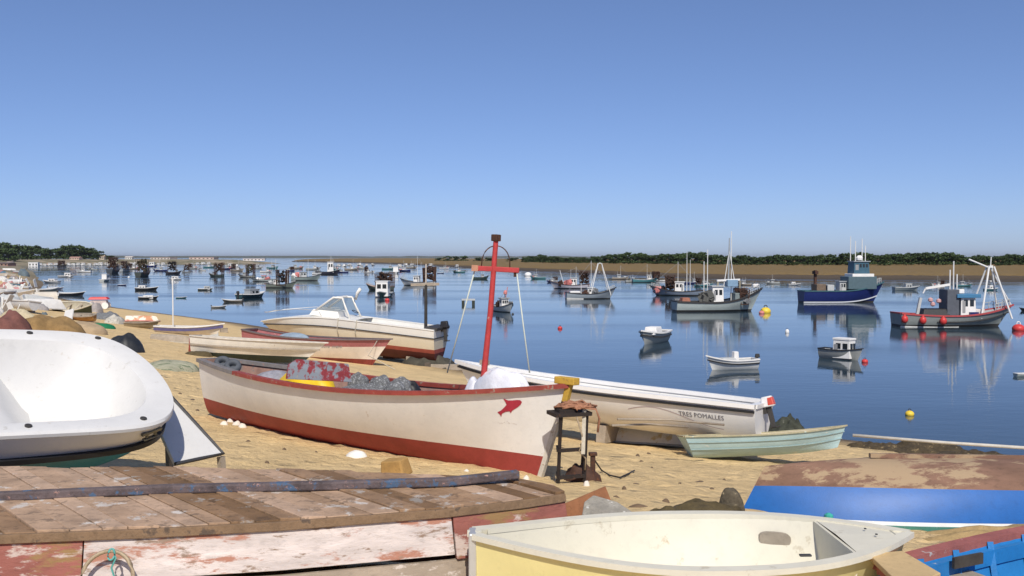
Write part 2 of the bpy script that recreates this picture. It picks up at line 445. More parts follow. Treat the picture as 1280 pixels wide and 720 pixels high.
X = axis(-1490, 75, -13, 13, .17, 1.05); Y = axis(-50, 1290, 3, 30, .17, 1.045)
gx, gy = np.meshgrid(X, Y); P = np.stack([gx.ravel(), gy.ravel()], 1); Z = ground_arr(P); SDV = sdist(P)
nx, ny = len(X), len(Y)
# pressed and trampled sand close to the camera
for i in np.nonzero((P[:, 1] < 34) & (P[:, 1] > 2) & (np.abs(P[:, 0]) < 14) & (Z > .3))[0]:
    p = P[i]; Z[i] += .045 * mnoise.noise((p[0] * 4.2, p[1] * 4.2, 2.2)) - .07 * max(0, mnoise.noise((p[0] * 2.3, p[1] * 2.3, 7.7)) - .15)
fs = []
keep = SDV > -30
for j in range(ny - 1):
    for i in range(nx - 1):
        k = j * nx + i
        if keep[k] or keep[k + 1] or keep[k + nx]: fs.append((k, k + 1, k + nx + 1, k + nx))
b = MB(); b.v = [(float(p[0]), float(p[1]), float(z)) for p, z in zip(P, Z)]; b.f = fs
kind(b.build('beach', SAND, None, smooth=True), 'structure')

# water
WM = bpy.data.materials.new('estuary water'); WM.use_nodes = True
n = WM.node_tree.nodes; l = WM.node_tree.links; bs = n['Principled BSDF']
bs.inputs['Base Color'].default_value = (.024, .045, .062, 1); bs.inputs['Roughness'].default_value = .06; bs.inputs['IOR'].default_value = 1.33
geo = n.new('ShaderNodeNewGeometry'); prev = None
for (sx, sy, st, dist, det) in ((.9, 1.6, .10, .06, 3), (4.5, 7, .10, .014, 2), (.05, .11, .06, .5, 2)):
    mp = n.new('ShaderNodeMapping'); mp.inputs['Scale'].default_value = (sx, sy, 1); l.new(geo.outputs['Position'], mp.inputs[0])
    t = n.new('ShaderNodeTexNoise'); t.inputs['Scale'].default_value = 1; t.inputs['Detail'].default_value = det; l.new(mp.outputs[0], t.inputs['Vector'])
    bp = n.new('ShaderNodeBump'); bp.inputs['Strength'].default_value = st; bp.inputs['Distance'].default_value = dist; l.new(t.outputs['Fac'], bp.inputs['Height'])
    if prev: l.new(prev, bp.inputs['Normal'])
    prev = bp.outputs[0]
l.new(prev, bs.inputs['Normal'])
mp = n.new('ShaderNodeMapping'); mp.inputs['Scale'].default_value = (.012, .045, 1); l.new(geo.outputs['Position'], mp.inputs[0])
t = n.new('ShaderNodeTexNoise'); t.inputs['Detail'].default_value = 3; t.inputs['Scale'].default_value = 1; l.new(mp.outputs[0], t.inputs['Vector'])
mr = n.new('ShaderNodeMapRange'); mr.inputs[1].default_value = .45; mr.inputs[2].default_value = .65; mr.inputs[3].default_value = .03; mr.inputs[4].default_value = .16
l.new(t.outputs['Fac'], mr.inputs[0]); l.new(mr.outputs[0], bs.inputs['Roughness'])
kind(MB().add([(-9000, -60, 0), (9000, -60, 0), (9000, 14000, 0), (-9000, 14000, 0)], [(0, 1, 2, 3)]).build('water', WM), 'structure')
SB = ground_mat('seabed mud', (.12, .10, .07), (.08, .07, .05), ())
kind(MB().add([(-9500, -80, -3.2), (9500, -80, -3.2), (9500, 14500, -3.2), (-9500, 14500, -3.2)], [(0, 1, 2, 3)]).build('seabed', SB), 'structure')

# marsh on the far right bank: mud foot, grassy flat behind it
base = [(2300, 362), (1900, 358), (1500, 353), (1400, 352.3), (1280, 351), (1180, 350.5), (1080, 350), (960, 349.3), (880, 347.5), (800, 344.5), (720, 341), (640, 337.6), (590, 335), (540, 332.2), (480, 329.6), (420, 328), (360, 327)]
BP = []
for (a, c) in zip(base, base[1:]):
    for k in range(14):
        q = k / 14; BP.append(onz(a[0] + (c[0] - a[0]) * q, a[1] + (c[1] - a[1]) * q, 0))
MARSH = ground_mat('marsh grass', (.22, .15, .062), (.10, .075, .05), ((.5, .9, .6), (2.5, .8, .2)))
MUD = ground_mat('bank mud', (.105, .078, .05), (.07, .055, .04), ((.6, .8, .4), (3, .6, .1)))
def strip(name, m, prof, seed):
    b = MB(); k = len(prof)
    for i, p in enumerate(BP):
        dr = Vector((p.x * .25 + 10, p.y, 0)).normalized()
        for j, (o, z) in enumerate(prof):
            q = p + dr * o; jit = mnoise.noise((q.x * .11, q.y * .11, seed)) ; j2 = mnoise.noise((i * .9, j * .7, seed + 4))
            q = q + dr * jit * min(o, 12) * .5
            b.v.append((q.x, q.y, z + (.35 * j2 * min(1, z / 2) if z > 0 else 0)))
    for i in range(len(BP) - 1):
        for j in range(k - 1): b.f.append((i * k + j, i * k + j + 1, i * k + k + j + 1, i * k + k + j))
    return kind(b.build(name, m, None, smooth=True), 'structure')
strip('mud_bank', MUD, [(-6, -1), (0, -.05), (3, .35), (9, .8), (18, 1.0), (24, .6)], 1)
strip('marsh', MARSH, [(14, .3), (18, 1.25), (30, 1.7), (60, 2.2), (110, 2.8), (200, 3.1), (500, 3.2), (1500, 2.5)], 2)
# far low coast closing the estuary
HM = ground_mat('far coast', (.11, .12, .09), (.11, .12, .09), ())
b = MB(); m_ = 90
for i in range(m_ + 1):
    x = -4200 + 4700 * i / m_; y = 5200 + 300 * math.sin(i * .11)
    h = 9 + 9 * mnoise.noise((i * .13, 2, 0)) + 5 * mnoise.noise((i * .6, 7, 0))
    b.v += [(x, y, -1), (x, y + 120, max(3, h)), (x, y + 900, max(3, h * 1.1)), (x, y + 1500, -1)]
for i in range(m_):
    for j in range(3): b.f.append((4 * i + j, 4 * i + j + 1, 4 * i + 5 + j, 4 * i + 4 + j))
kind(b.build('hills', HM, None, smooth=True), 'structure')

# trees: a few grown once, then copied
def leaf_mat(name, col):
    m = bpy.data.materials.new(name); m.use_nodes = True; n = m.node_tree.nodes; l = m.node_tree.links; b_ = n['Principled BSDF']
    oi = n.new('ShaderNodeObjectInfo'); geo = n.new('ShaderNodeNewGeometry'); t = n.new('ShaderNodeTexNoise'); t.inputs['Scale'].default_value = .8
    l.new(geo.outputs['Position'], t.inputs['Vector'])
    mx = n.new('ShaderNodeMix'); mx.data_type = 'RGBA'; l.new(t.outputs['Fac'], mx.inputs[0])
    c = np.array(col); mx.inputs[6].default_value = (*(c * .6), 1); mx.inputs[7].default_value = (*(c * 1.35), 1)
    h = n.new('ShaderNodeHueSaturation'); mr = n.new('ShaderNodeMapRange'); mr.inputs[3].default_value = .75; mr.inputs[4].default_value = 1.25
    l.new(oi.outputs['Random'], mr.inputs[0]); l.new(mr.outputs[0], h.inputs['Value']); l.new(mx.outputs[2], h.inputs['Color']); l.new(h.outputs[0], b_.inputs['Base Color'])
    b_.inputs['Roughness'].default_value = .7; b_.inputs['Specular IOR Level'].default_value = .2
    return m
LEAF = leaf_mat('pine foliage', (.056, .085, .03)); BARK = mat((.10, .075, .055), .9, .3, 4, name='bark')
def make_tree(seed, w=6., h=5., umb=.45, nl=1700, leaf=.46):
    rg = random.Random(seed); t = root('tree', (0, 0, 0), label='x', cat='tree')
    b = MB(); tops = []
    b.tube([(0, 0, -.4), (.05, .02, h * .25), (.12 * rg.uniform(-1, 1), .1, h * .5)], [.2, .16, .11], 6)
    for k in range(6):
        a = 2 * math.pi * k / 6 + rg.uniform(-.3, .3); q = rg.uniform(.25, .42) * w
        e = Vector((math.cos(a) * q, math.sin(a) * q, h * rg.uniform(.5, .85)))
        b.tube([(0.03, 0.02, h * rg.uniform(.22, .48)), e * .55 + Vector((0, 0, h * .12)), e], [.09, .06, .03], 5); tops.append(e)
    b.build('trunk', BARK, t)
    cl = tops + [Vector((rg.uniform(-.25, .25) * w, rg.uniform(-.25, .25) * w, h * rg.uniform(.16, .9))) for _ in range(15)] + [Vector((.36 * w * math.cos(q_), .36 * w * math.sin(q_), h * .18)) for q_ in (0, 1.1, 2.2, 3.3, 4.4, 5.4)]
    b = MB()
    for i in range(nl):
        c = cl[rg.randrange(len(cl))]; s = .17 * w * rg.uniform(.6, 1.15)
        d = Vector((rg.gauss(0, 1), rg.gauss(0, 1), rg.gauss(0, 1))).normalized() * s * rg.random() ** .35
        p = c + Vector((d.x, d.y, d.z * .6)); p.z = max(p.z, h * .04)
        q = Euler((rg.uniform(-1, 1), rg.uniform(-1, 1), rg.uniform(0, 6.28))).to_matrix(); L_ = leaf * rg.uniform(.6, 1.3)
        b.add([p + q @ Vector(v) * L_ for v in ((-.5, -.3, 0), (.1, -.5, .1), (.55, .1, 0), (0, .5, .12), (-.45, .3, 0))], [(0, 1, 2, 3, 4)])
    b.build('crown', LEAF, t)
    return t
TREES = [make_tree(i) for i in range(6)]
used = [False] * 6
def place_tree(i, loc, hd, sc, label, group):
    i %= 6
    if not used[i]:
        o = TREES[i]; used[i] = True; o.location = loc; o.rotation_mode = 'XYZ'; o.rotation_euler = (0, 0, R(hd)); o.scale = sc; o['label'] = label; o['group'] = group
    else: o = copy_tree(TREES[i], loc, hd, sc, label, group)
    return o
rg = random.Random(3)
def base_y(px):
    for (a, c) in zip(base, base[1:]):
        if c[0] <= px <= a[0]: return c[1] + (a[1] - c[1]) * (px - c[0]) / (a[0] - c[0])
    return 350
px = 1395.
k = 0
while px > 655:
    by = base_y(px); d0 = onz(px, by).y
    d = d0 + 125 + rg.uniform(-20, 45)
    top = 318.6 + 1.6 * math.sin(px * .021) + rg.uniform(-2.2, 1.8) + 1.2 * math.sin(px * .063) + (2.2 if px < 760 else 0)
    z0 = 2.75; hh = max(2.6, CAMZ + (321 - top) * d / F - z0); w = hh * rg.uniform(1.15, 1.5)
    p = aty(px, 330, d); place_tree(k, (p.x, d, z0), rg.uniform(0, 360), (w / 6, w / 6, hh / 4.9), 'low dark green tree in the tree line behind the far marsh', 'tree line behind the far marsh')
    px -= w * F / d * .36; k += 1
for (px, top, d, wpx) in ((676, 318, 640, 15), (663, 320, 650, 12), (640, 322, 660, 16), (612, 321.5, 700, 12), (598, 322, 720, 14), (580, 319.6, 760, 12), (570, 320.2, 760, 11), (559, 320, 770, 13), (548, 322, 800, 10)):
    z0 = 2.6; hh = max(2.2, CAMZ + (321 - top) * d / F - z0); w = wpx * d / F; p = aty(px, 330, d)
    place_tree(k, (p.x, d, z0), k * 71, (w / 6, w / 6, hh / 4.9), 'small dark tree on the thin far end of the marsh', 'scattered trees on the far end of the marsh'); k += 1
for (px, top, d, wpx) in ((-12, 301, 700, 34), (4, 303, 720, 30), (18, 305, 740, 26), (28, 307, 760, 24), (40, 307, 800, 24), (52, 309, 800, 22), (60, 310, 780, 22), (70, 311, 800, 20), (80, 309, 800, 22), (88, 306, 780, 26),
                          (98, 307, 790, 24), (106, 309, 800, 22), (114, 311, 800, 20), (122, 314, 790, 17), (10, 310, 690, 26), (34, 312, 730, 22), (92, 312, 770, 22), (137, 319, 800, 12), (128, 317, 800, 12)):
    p = aty(px, 325, d); z0 = ground(p.x, d) - .1; hh = CAMZ + (321 - top) * d / F - z0; w = wpx * d / F
    place_tree(k, (p.x, d, z0), k * 47, (w / 6, w / 6, hh / 4.9), 'rounded green tree in the wood on the far left shore', 'trees on the far left shore'); k += 1

# small buildings on the far left shore
def house(px, d, wpx, hpx, col, roof, label, roof_kind='gable', wins=3):
    p = aty(px, 325, d); z0 = ground(p.x, d) - .15; w = wpx * d / F; h = hpx * d / F; dp = w * .7
    r = root('house', (p.x, d, z0), rg.uniform(-12, 12), label=label, cat='house')
    wm = mat(col, .8, .1, 1, name='house wall'); rm = mat(roof, .8, .15, 2, name='house roof')
    MB().box((0, 0, h * .35), (w, dp, h * .7)).build('wall', wm, r)
    b = MB(); a, c = w / 2 + .3, dp / 2 + .3; z = h * .7
    if roof_kind == 'gable': b.add([(-a, -c, z), (a, -c, z), (a, c, z), (-a, c, z), (-a, 0, h), (a, 0, h)], [(0, 1, 5, 4), (2, 3, 4, 5), (0, 4, 3), (1, 2, 5), (3, 2, 1, 0)])
    else: b.box((0, 0, z + .2), (w + .4, dp + .4, .4))
    b.build('roof', rm, r)
    for i in range(wins):
        x = -w / 2 + w * (i + .5) / wins
        MB().box((x, -dp / 2 - .02, h * .4), (w / wins * .42, .08, h * .26)).build('window', GLASS, r)
house(42.5, 640, 11, 7.5, (.8, .78, .74), (.75, .73, .7), 'two-tone white house among the trees on the left shore', 'flat', 3)
house(63, 690, 10, 4.5, (.62, .52, .42), (.45, .3, .22), 'low beige house under the trees on the left shore')
house(13, 600, 7, 5, (.68, .66, .64), (.3, .25, .24), 'small white gabled house at the foot of the wooded hill', 'gable', 1)
house(127, 790, 8, 6, (.55, .47, .38), (.5, .38, .28), 'beige house at the right end of the left-hand wood')
house(5, 520, 22, 5, (.33, .2, .16), (.16, .12, .11), 'long dark brown shed on the far left shore', 'gable', 4)
house(95, 760, 12, 4, (.6, .45, .36), (.5, .3, .24), 'long low reddish house below the tallest trees', 'gable', 4)
house(162, 850, 9, 4, (.72, .7, .66), (.6, .55, .5), 'pale house on the spit right of the wood')
house(205, 860, 26, 3, (.66, .6, .55), (.45, .33, .28), 'long pale shed in the middle of the far spit', 'flat', 6)
house(255, 860, 30, 3, (.62, .5, .44), (.42, .28, .24), 'long reddish shed on the far spit', 'flat', 6)
house(318, 870, 26, 3.2, (.74, .68, .64), (.6, .5, .46), 'long pinkish white shed at the tip of the far spit', 'flat', 6)

# ------------------------------------------------------------------ beached boats, near to far
# 1. upturned planked boat, bottom left: every plank of its flat bottom is a piece of its own
ZT = 4.35
near = [onz(-330, 690, ZT), onz(0, 666, ZT), onz(180, 659, ZT), onz(350, 650, ZT), onz(560, 634, ZT), onz(650, 623, ZT), onz(706, 614, ZT)]
far = [onz(692, 606, ZT), onz(640, 597, ZT), onz(450, 589, ZT), onz(250, 584, ZT), onz(0, 584, ZT), onz(-330, 588, ZT)]
OUT = [(p.x, p.y) for p in near + far]
C0 = Vector((-1.8, 6.7, 0))
up = root('upturned_planked_boat', (C0.x, C0.y, ground(C0.x, C0.y)), label='upturned flat wooden boat with diagonal bottom planks and peeling sides', cat='boat')
OFF = Vector((C0.x, C0.y, ground(C0.x, C0.y)))
def clip(poly, nx_, ny_, c, keep):
    out = []
    for i in range(len(poly)):
        a, b_ = poly[i], poly[(i + 1) % len(poly)]
        da = (a[0] * nx_ + a[1] * ny_ - c) * keep; db = (b_[0] * nx_ + b_[1] * ny_ - c) * keep
        if da >= 0: out.append(a)
        if da * db < 0:
            k_ = da / (da - db); out.append((a[0] + (b_[0] - a[0]) * k_, a[1] + (b_[1] - a[1]) * k_))
    return out
PLK = mat((.37, .235, .14), .85, .35, 3, .5, 22, rnd=.5, chip=(.45, .40, .35), camt=.40, csc=5, chip2=(.20, .13, .08), camt2=.42, c2sc=8, stretch=(1, 1, 1), name='weathered bottom planks')
dirx, diry = .66, -.75; L_ = math.hypot(dirx, diry); dirx /= L_; diry /= L_
nxp, nyp = -diry, dirx
cs = [p[0] * nxp + p[1] * nyp for p in OUT]; c = min(cs); rgp = random.Random(5)
while c < max(cs):
    w = rgp.uniform(.115, .16)
    poly = clip(clip(OUT, nxp, nyp, c + .003, 1), nxp, nyp, c + w - .003, -1)
    if len(poly) >= 3:
        dz = rgp.uniform(-.006, .009); tl = rgp.uniform(-.008, .008)
        n_ = len(poly); vs = []
        cx_ = sum(q[0] for q in poly) / n_; cy_ = sum(q[1] for q in poly) / n_
        for z in (ZT - .03, ZT):
            for q in poly:
                s_ = ((q[0] - cx_) * nxp + (q[1] - cy_) * nyp) / w
                vs.append((q[0] - OFF.x, q[1] - OFF.y, z + dz + tl * s_ - OFF.z - .012 * max(0, q[0] + .2)))
        MB().add(vs, [tuple(range(n_))[::-1], tuple(range(n_, 2 * n_))] + [(i, (i + 1) % n_, n_ + (i + 1) % n_, n_ + i) for i in range(n_)]).build('bottom_plank', PLK, up, bevel=.004)
    c += w
def L3(v, dz=0): return Vector(v) - OFF + Vector((0, 0, dz))
KEEL = mat((.13, .10, .10), .85, .4, 6, .5, 30, chip=(.07, .12, .20), camt=.43, csc=9, chip2=(.38, .22, .18), camt2=.38, c2sc=26, name='flaking keel paint')
ks = [onz(-330, 643, ZT), onz(0, 626, ZT), onz(200, 617, ZT), onz(420, 612, ZT), onz(560, 608, ZT), onz(645, 602, ZT)]
b = MB()
for i, (a, c) in enumerate(zip(ks, ks[1:])):
    d_ = (c - a).normalized() * .02
    b.bar(L3(a - d_, .03 + .001 * i), L3(c + d_, .03 + .001 * i + (.02 if i == 4 else 0)),   .07, .06)
b.build('keel', KEEL, up, bevel=.012)
EDGE = mat((.22, .14, .08), .85, .3, 6, .5, 30, chip=(.10, .07, .05), camt=.4, name='plank end grain')
PEEL = mat((.64, .56, .52), .8, .25, 6, .45, 26, chip=(.40, .19, .13), camt=.45, csc=5, chip2=(.27, .19, .14), camt2=.42, c2sc=11, name='peeling white over red', stretch=(.35, .6, 1.4))
PEELR = mat((.31, .11, .085), .8, .3, 4, .45, 26, chip=(.52, .42, .37), camt=.44, csc=6, chip2=(.28, .17, .07), camt2=.42, c2sc=3.5, name='faded red side', stretch=(.4, .6, 1.3))
LOWP = mat((.36, .29, .22), .85, .25, 4, .35, 26, chip=(.035, .13, .30), camt=.40, csc=2.2, chip2=(.55, .48, .42), camt2=.42, c2sc=9, name='low side board', stretch=(.5, .6, 1.3))
def side_board(path, z0, z1, o0, o1, m, name, th=.03):
    b = MB(); k_ = len(path)
    for i, p in enumerate(path):
        t_ = (path[min(i + 1, k_ - 1)] - path[max(i - 1, 0)]).normalized(); nn = Vector((t_.y, -t_.x, 0))
        for (o, z) in ((o0, z0), (o1, z1), (o1 - th, z1), (o0 - th, z0)):
            q = p + nn * o; b.v.append((q.x - OFF.x, q.y - OFF.y, z - OFF.z - .012 * max(0, q.x + .2)))
    for i in range(k_ - 1):
        for j in range(4): b.f.append((4 * i + j, 4 * i + (j + 1) % 4, 4 * i + 4 + (j + 1) % 4, 4 * i + 4 + j))
    b.f += [(3, 2, 1, 0), tuple(4 * (k_ - 1) + j for j in range(4))]
    return b.build(name, m, up, bevel=.005)
def cut(path, x0, x1):
    res = []
    xs = sorted([x0, x1] + [p.x for p in path if x0 < p.x < x1] + list(np.arange(x0, x1, .25))[1:])
    for x in xs:
        for a, c in zip(path, path[1:]):
            if a.x <= x <= c.x: q = (x - a.x) / (c.x - a.x); res.append(a + (c - a) * q); break
    return res
lo, hi_ = near[0].x + .01, near[-1].x - .005
side_board(cut(near, lo, hi_), ZT - .008, ZT - .062, .02, .03, EDGE, 'bilge_strip', .06)
xa = onz(95, 668, ZT).x; xb = onz(563, 640, ZT).x
side_board(cut(near, lo, xa - .004), ZT - .058, ZT - .34, .006, .075, PEELR, 'side_board')
side_board(cut(near, xa + .004, xb - .004), ZT - .058, ZT - .30, .006, .07, PEEL, 'side_board')
side_board(cut(near, xb + .004, hi_ + 0), ZT - .05, ZT - .33, .012, .085, PEELR, 'side_board')
side_board(cut(near, lo, xa + .7), ZT - .347, ZT - .62, .075, .16, LOWP, 'side_board')
side_board(cut(near, xa + .708, hi_), ZT - .306 - .03, ZT - .62, .06, .16, LOWP, 'side_board')
side_board(cut(near, lo, hi_), ZT - .615, ZT - .76, .15, .19, EDGE, 'gunwale', .06)
fr = [Vector((p.x, p.y, 0)) for p in far]
b = MB()
for i, p in enumerate(fr):
    for (o, z) in ((0, ZT - .04), (.16, ZT - .74)): b.v.append((p.x - OFF.x, p.y + o - OFF.y, z - OFF.z - .012 * max(0, p.x + .2)))
b.f += [(2 * i, 2 * i + 1, 2 * i + 3, 2 * i + 2) for i in range(len(fr) - 1)]
q0 = near[-1]; b.v += [(q0.x + .06 - OFF.x, q0.y - .1 - OFF.y, ZT - .74 - OFF.z), (q0.x - OFF.x, q0.y - OFF.y, ZT - .06 - OFF.z)]
k_ = len(b.v); b.f.append((0, 1, k_ - 2, k_ - 1)); b.build('far_side', PEELR, up)
# old hoop and a strand of cord hanging on its side
hp = onz(128, 728, 4.0); hoopz = .0
hq = cut(near, hp.x + .12, hp.x + .14)[0]; h_r = root('hoop', (hp.x + .13, hq.y - .2, ground(hp.x, hp.y)), label='bent rusty metal hoop standing against the peeling wooden boat side', cat='hoop')
gz = ground(hp.x, hp.y)
pts = []
for i in range(17):
    a = math.pi * i / 16; pts.append((-.155 * math.cos(a) * (1.0 if i > 8 else 1.05), .07 * math.sin(a), 4.05 - gz + .20 * math.sin(a) ** .8))
MB().tube([(pts[0][0], -.03, 0)] + pts + [(pts[-1][0], -.03, 0)], .0125, 8).build('rod', mat((.42, .33, .22), .6, .3, 12, .2, metal=.2, name='old brass rod'), h_r, smooth=True)
b = MB(); b.tube([(.03, .03, 4.27 - gz), (.055, -.0, 4.23 - gz), (.03, .0, 4.17 - gz), (.045, .0, 4.12 - gz), (.03, .0, 4.08 - gz)], .006, 5)
b.tube([(.03 + .02 * math.cos(a), .012 * math.sin(a), 4.25 - gz + .03 * math.sin(a)) for a in np.linspace(0, 6.0, 12)], .006, 5)
b.build('cord', mat((.12, .42, .38), .8, .2, 10, name='turquoise cord'), h_r, smooth=True)

# 2. cream dinghy, bottom centre right
H = Hull(2.75, 1.28, .52, tr=.10, tm=.50, pw=2.6, bow=.03, stern=.06, rake=.15, trake=.05, n=2.6, nb=1.7, fl=.8, rk=.05)
dz_ = 4.21 - .52
r = root('dinghy', (1.17, 6.22, dz_), 2, 0, 0, 'cream dinghy with yellow outside and bare moulded inside', 'dinghy')
H.skin('hull', YEL, r, 0, .93, nv=10); H.skin('hull_lip', GELC, r, .93, 1., nv=2)
ti = H.thi(.06); H.skin('inner_lining', GELC, r, ('z', .17), .995, nv=6, off=.05, thi=ti); H.level('floor', GELC, r, .17, .045, .02, ti)
H.gunwale('gunwale', GELC, r, .06, .028, .035)
H.level('bow_deck', GELC, r, None, .03, .83, .995, 12, .012)
p = H.pt(.83, 1, 1, .05); MB().box((p.x - .01, 0, .34), (.02, 2 * p.y * .93, .36), taper=(1, 1.05)).build('bow_bulkhead', GELC, r)
MB().box((-.42, 0, .22), (.9, .5, .10), taper=(.86, .75)).build('moulded_bench', GELC, r, bevel=.03, smooth='auto')
b = MB(); p = H.pt(.69, .72, 1, .055); q = H.pt(.80, .72, 1, .055); mid = (p + q) / 2; dv = (q - p).normalized(); up_ = Vector((0, -.14, .99)).normalized()
vs = []
for k in range(20):
    a = 2 * math.pi * k / 20; ca, sa = math.cos(a), math.sin(a)
    vs.append(mid + Vector((0, -.012, 0)) + dv * (.105 * math.copysign(abs(ca) ** .6, ca)) + up_ * (.05 * math.copysign(abs(sa) ** .7, sa)))
b.add(vs + [v_ + Vector((0, .03, 0)) for v_ in vs], [tuple(range(20))[::-1]] + [(i, (i + 1) % 20, 20 + (i + 1) % 20, 20 + i) for i in range(20)])
b.build('hole_oval', mat((.36, .31, .25), .7, .2, 9, name='hole shade colour'), r)  # flat oval stands for a hole, its shade put in as grey-brown colour
MB().box((H.pt(0, .5).x - .02, 0, .33), (.05, .16, .5)).build('stem_band', ALU, r, bevel=.01)
for (x, y) in ((1.12, .06), (1.14, -.07)): MB().lathe([(.008, 0), (.008, .006)], (x, y, .548)).build('screw', DARK, r)
MB().box((.55, -.47, .545), (.07, .03, .012)).build('oarlock_socket', DARK, r, bevel=.004)

# 3. large white motor boat hull, left edge
H = Hull(5.0, 2.2, .95, tr=.9, tm=.5, pw=11, bow=.0, stern=0, rake=.18, n=2.8, nb=2.4, fl=.74, rk=.2)
HI = Hull(4.56, 1.76, .95, tr=.9, tm=.5, pw=9, bow=.0, stern=0, rake=.25, n=3.0, nb=2.6, fl=.74, rk=.2)
WB = root('motor_boat_hull', (-5.72, 8.55, 4.07), 42, 20.5, -4, 'bare white motor boat hull with black rubbing strip, tilted towards the camera', 'boat')
H.skin('bottom', mat((.04, .22, .33), .4, .12, 3, name='teal blue gelcoat'), WB, 0, .70, nv=8, nt=60)
H.skin('hull', GELO, WB, .70, 1., nv=4, nt=60)
H.gunwale('rubbing_strip', BLACK, WB, .0, .045, .05, v=.71, transom=True, nt=60)
b = MB()
for sd_ in (1, -1):
    o_ = len(b.v)
    for i in range(71):
        t_ = H.tq(i / 70); p = H.pt(t_, 1, sd_); q = HI.pt(t_, 1, sd_)
        b.v += [(p.x, p.y, p.z - .03), (p.x, p.y, p.z), (p.x * .995 + q.x * .005, p.y * .9 + q.y * .1, p.z + .022), (p.x * .3 + q.x * .7, p.y * .3 + q.y * .7, p.z + .022), (q.x, q.y, q.z)]
    for i in range(70):
        for j in range(4): b.f.append((o_ + 5 * i + j, o_ + 5 * i + j + 1, o_ + 5 * i + 6 + j, o_ + 5 * i + 5 + j))
b.build('gunwale', GEL, WB, smooth='auto')
HI.skin('inner_lining', GEL, WB, ('z', .30), 1., nv=10, nt=60); HI.level('floor', GEL, WB, .30, 0, .0, .995, 60); ti = .9
b = MB(); vs = []; prof = [(-.55, .30), (-.5, .62), (-.42, .70), (-.1, .70), (.05, .62), (.3, .34), (.36, .30)]
for y in (-.78, -.55, 0, .55, .78):
    for (x, z) in prof: vs.append((x + 1.05 + .12 * abs(y), y, z if abs(y) < .7 else z))
k_ = len(prof); fs = [(j * k_ + i, j * k_ + i + 1, (j + 1) * k_ + i + 1, (j + 1) * k_ + i) for j in range(4) for i in range(k_ - 1)]
b.add(vs, fs).build('moulded_seat', GEL, WB, smooth=True)
for t_, sd_ in ((.70, -1), (.90, -1), (.80, 1), (.93, 1)):
    p = H.pt(t_, 1, sd_, .11); MB().lathe([(.03, 0), (.03, .012), (.018, .016)], (p.x, p.y, p.z + .0225)).build('rod_hole', DARK, WB)
p = H.pt(.90, .86, -1); e = H.pt(.94, .86, -1)
b = MB(); dv = (e - p).normalized(); nn = Vector((dv.y, -dv.x, 0)); c_ = (p + e) / 2 + nn * .03
b.bar(c_ - dv * .12 + Vector((0, 0, .02)), c_ + dv * .12 + Vector((0, 0, .02)), .03, .03)
for s_ in (-.05, .05): b.bar(c_ + dv * s_ + Vector((0, 0, -.03)), c_ + dv * s_ + Vector((0, 0, .02)), .025)
b.bar(c_ - dv * .09 + Vector((0, 0, -.04)), c_ + dv * .09 + Vector((0, 0, -.04)), .04, .015)
b.build('cleat', mat((.2, .19, .15), .4, .3, 12, metal=.7, name='tarnished cleat'), WB, bevel=.006)
for i, (x, y, L_) in enumerate(((1.75, .1, .16), (1.9, -.3, .08), (1.65, -.35, .1), (1.8, -.42, .06), (1.7, .25, .06))):
    b = MB().tube([(x, y, .306), (x + L_ * .5, y + .02, .312), (x + L_, y - .02, .306)], .008, 5)
    o = b.build('twig', OLDW, None, smooth=True); o.matrix_world = Matrix.LocRotScale(WB.location, WB.rotation_quaternion, None)
    tag(o, 'dry brown twig lying inside the tilted white motor boat hull', 'twig', 'twigs in the white hull')

for t_ in (.2, .5, .75):
    p = H.pt(t_, 0); MB().box((p.x, -.25, -.08), (.16, 1.1, .5)).build('chock', OLDW, WB)
# 3b. white pointed panel behind it
A_, B_, C_ = (aty(212, 494, 10.3), aty(279, 567, 10.1), aty(219, 580, 9.6)); D_ = A_ + (C_ - B_) * .5
cz = Vector((A_.x, A_.y, ground(A_.x, A_.y)))
r = root('hatch_panel', cz, label='white pointed panel with dark rubber edge behind the tilted white hull', cat='panel')
nn = (B_ - A_).cross(C_ - A_).normalized(); nn = nn if nn.z > 0 else -nn
vs = [p - cz for p in (A_, B_, C_, D_)]; vs += [p - nn * .04 for p in vs]
MB().add(vs, [(0, 1, 2, 3), (7, 6, 5, 4)] + [(i, i + 4, (i + 1) % 4 + 4, (i + 1) % 4) for i in range(4)]).build('board', GEL, r, bevel=.008)
MB().tube([A_ - cz, (A_ + B_) / 2 - cz, B_ - cz, (B_ + C_) / 2 - cz, C_ - cz], .02, 6).build('edge_strip', mat((.05, .05, .055), .5, .2, 5, name='rubber edging'), r)
for p in (A_, C_, B_):
    g = ground(p.x, p.y); MB().bar(p - cz - nn * .05 - Vector((0, 0, .0)), Vector((p.x, p.y, g - .05)) - cz, .06).build('prop', OLDW, r)

# 4. white and red wooden boat with the red mast
pk = hit(668, 592); ps = hit(268, 522)
hdv = pk - ps; hd = math.degrees(math.atan2(hdv.y, hdv.x)); Lk = math.hypot(hdv.x, hdv.y)
H = Hull(Lk + .62, 2.05, 1.10, tr=.28, tm=.45, pw=2.3, bow=.40, stern=.08, rake=.45, trake=.08, n=2.2, nb=1.15, fl=.74, rk=.05, rks=.10)
cx = (pk + ps) / 2 + hdv.normalized() * .2
gz = min(ground(pk.x, pk.y), ground(cx.x, cx.y))
MBOAT = root('wooden_fishing_boat', (cx.x, cx.y, gz - .05), hd, -3, -.8, 'white wooden fishing boat with red bottom, red fish emblem and red mast', 'boat')
HW = mat((.78, .755, .71), .5, .07, 2.5, .12, 40, chip=(.60, .52, .44), camt=.29, csc=3.5, name='white hull paint', chip2=(.66, .6, .54), camt2=.33, c2sc=10)
RAILR = mat((.30, .055, .04), .65, .25, 5, .25, chip=(.30, .22, .17), camt=.40, csc=9, name='red rail')
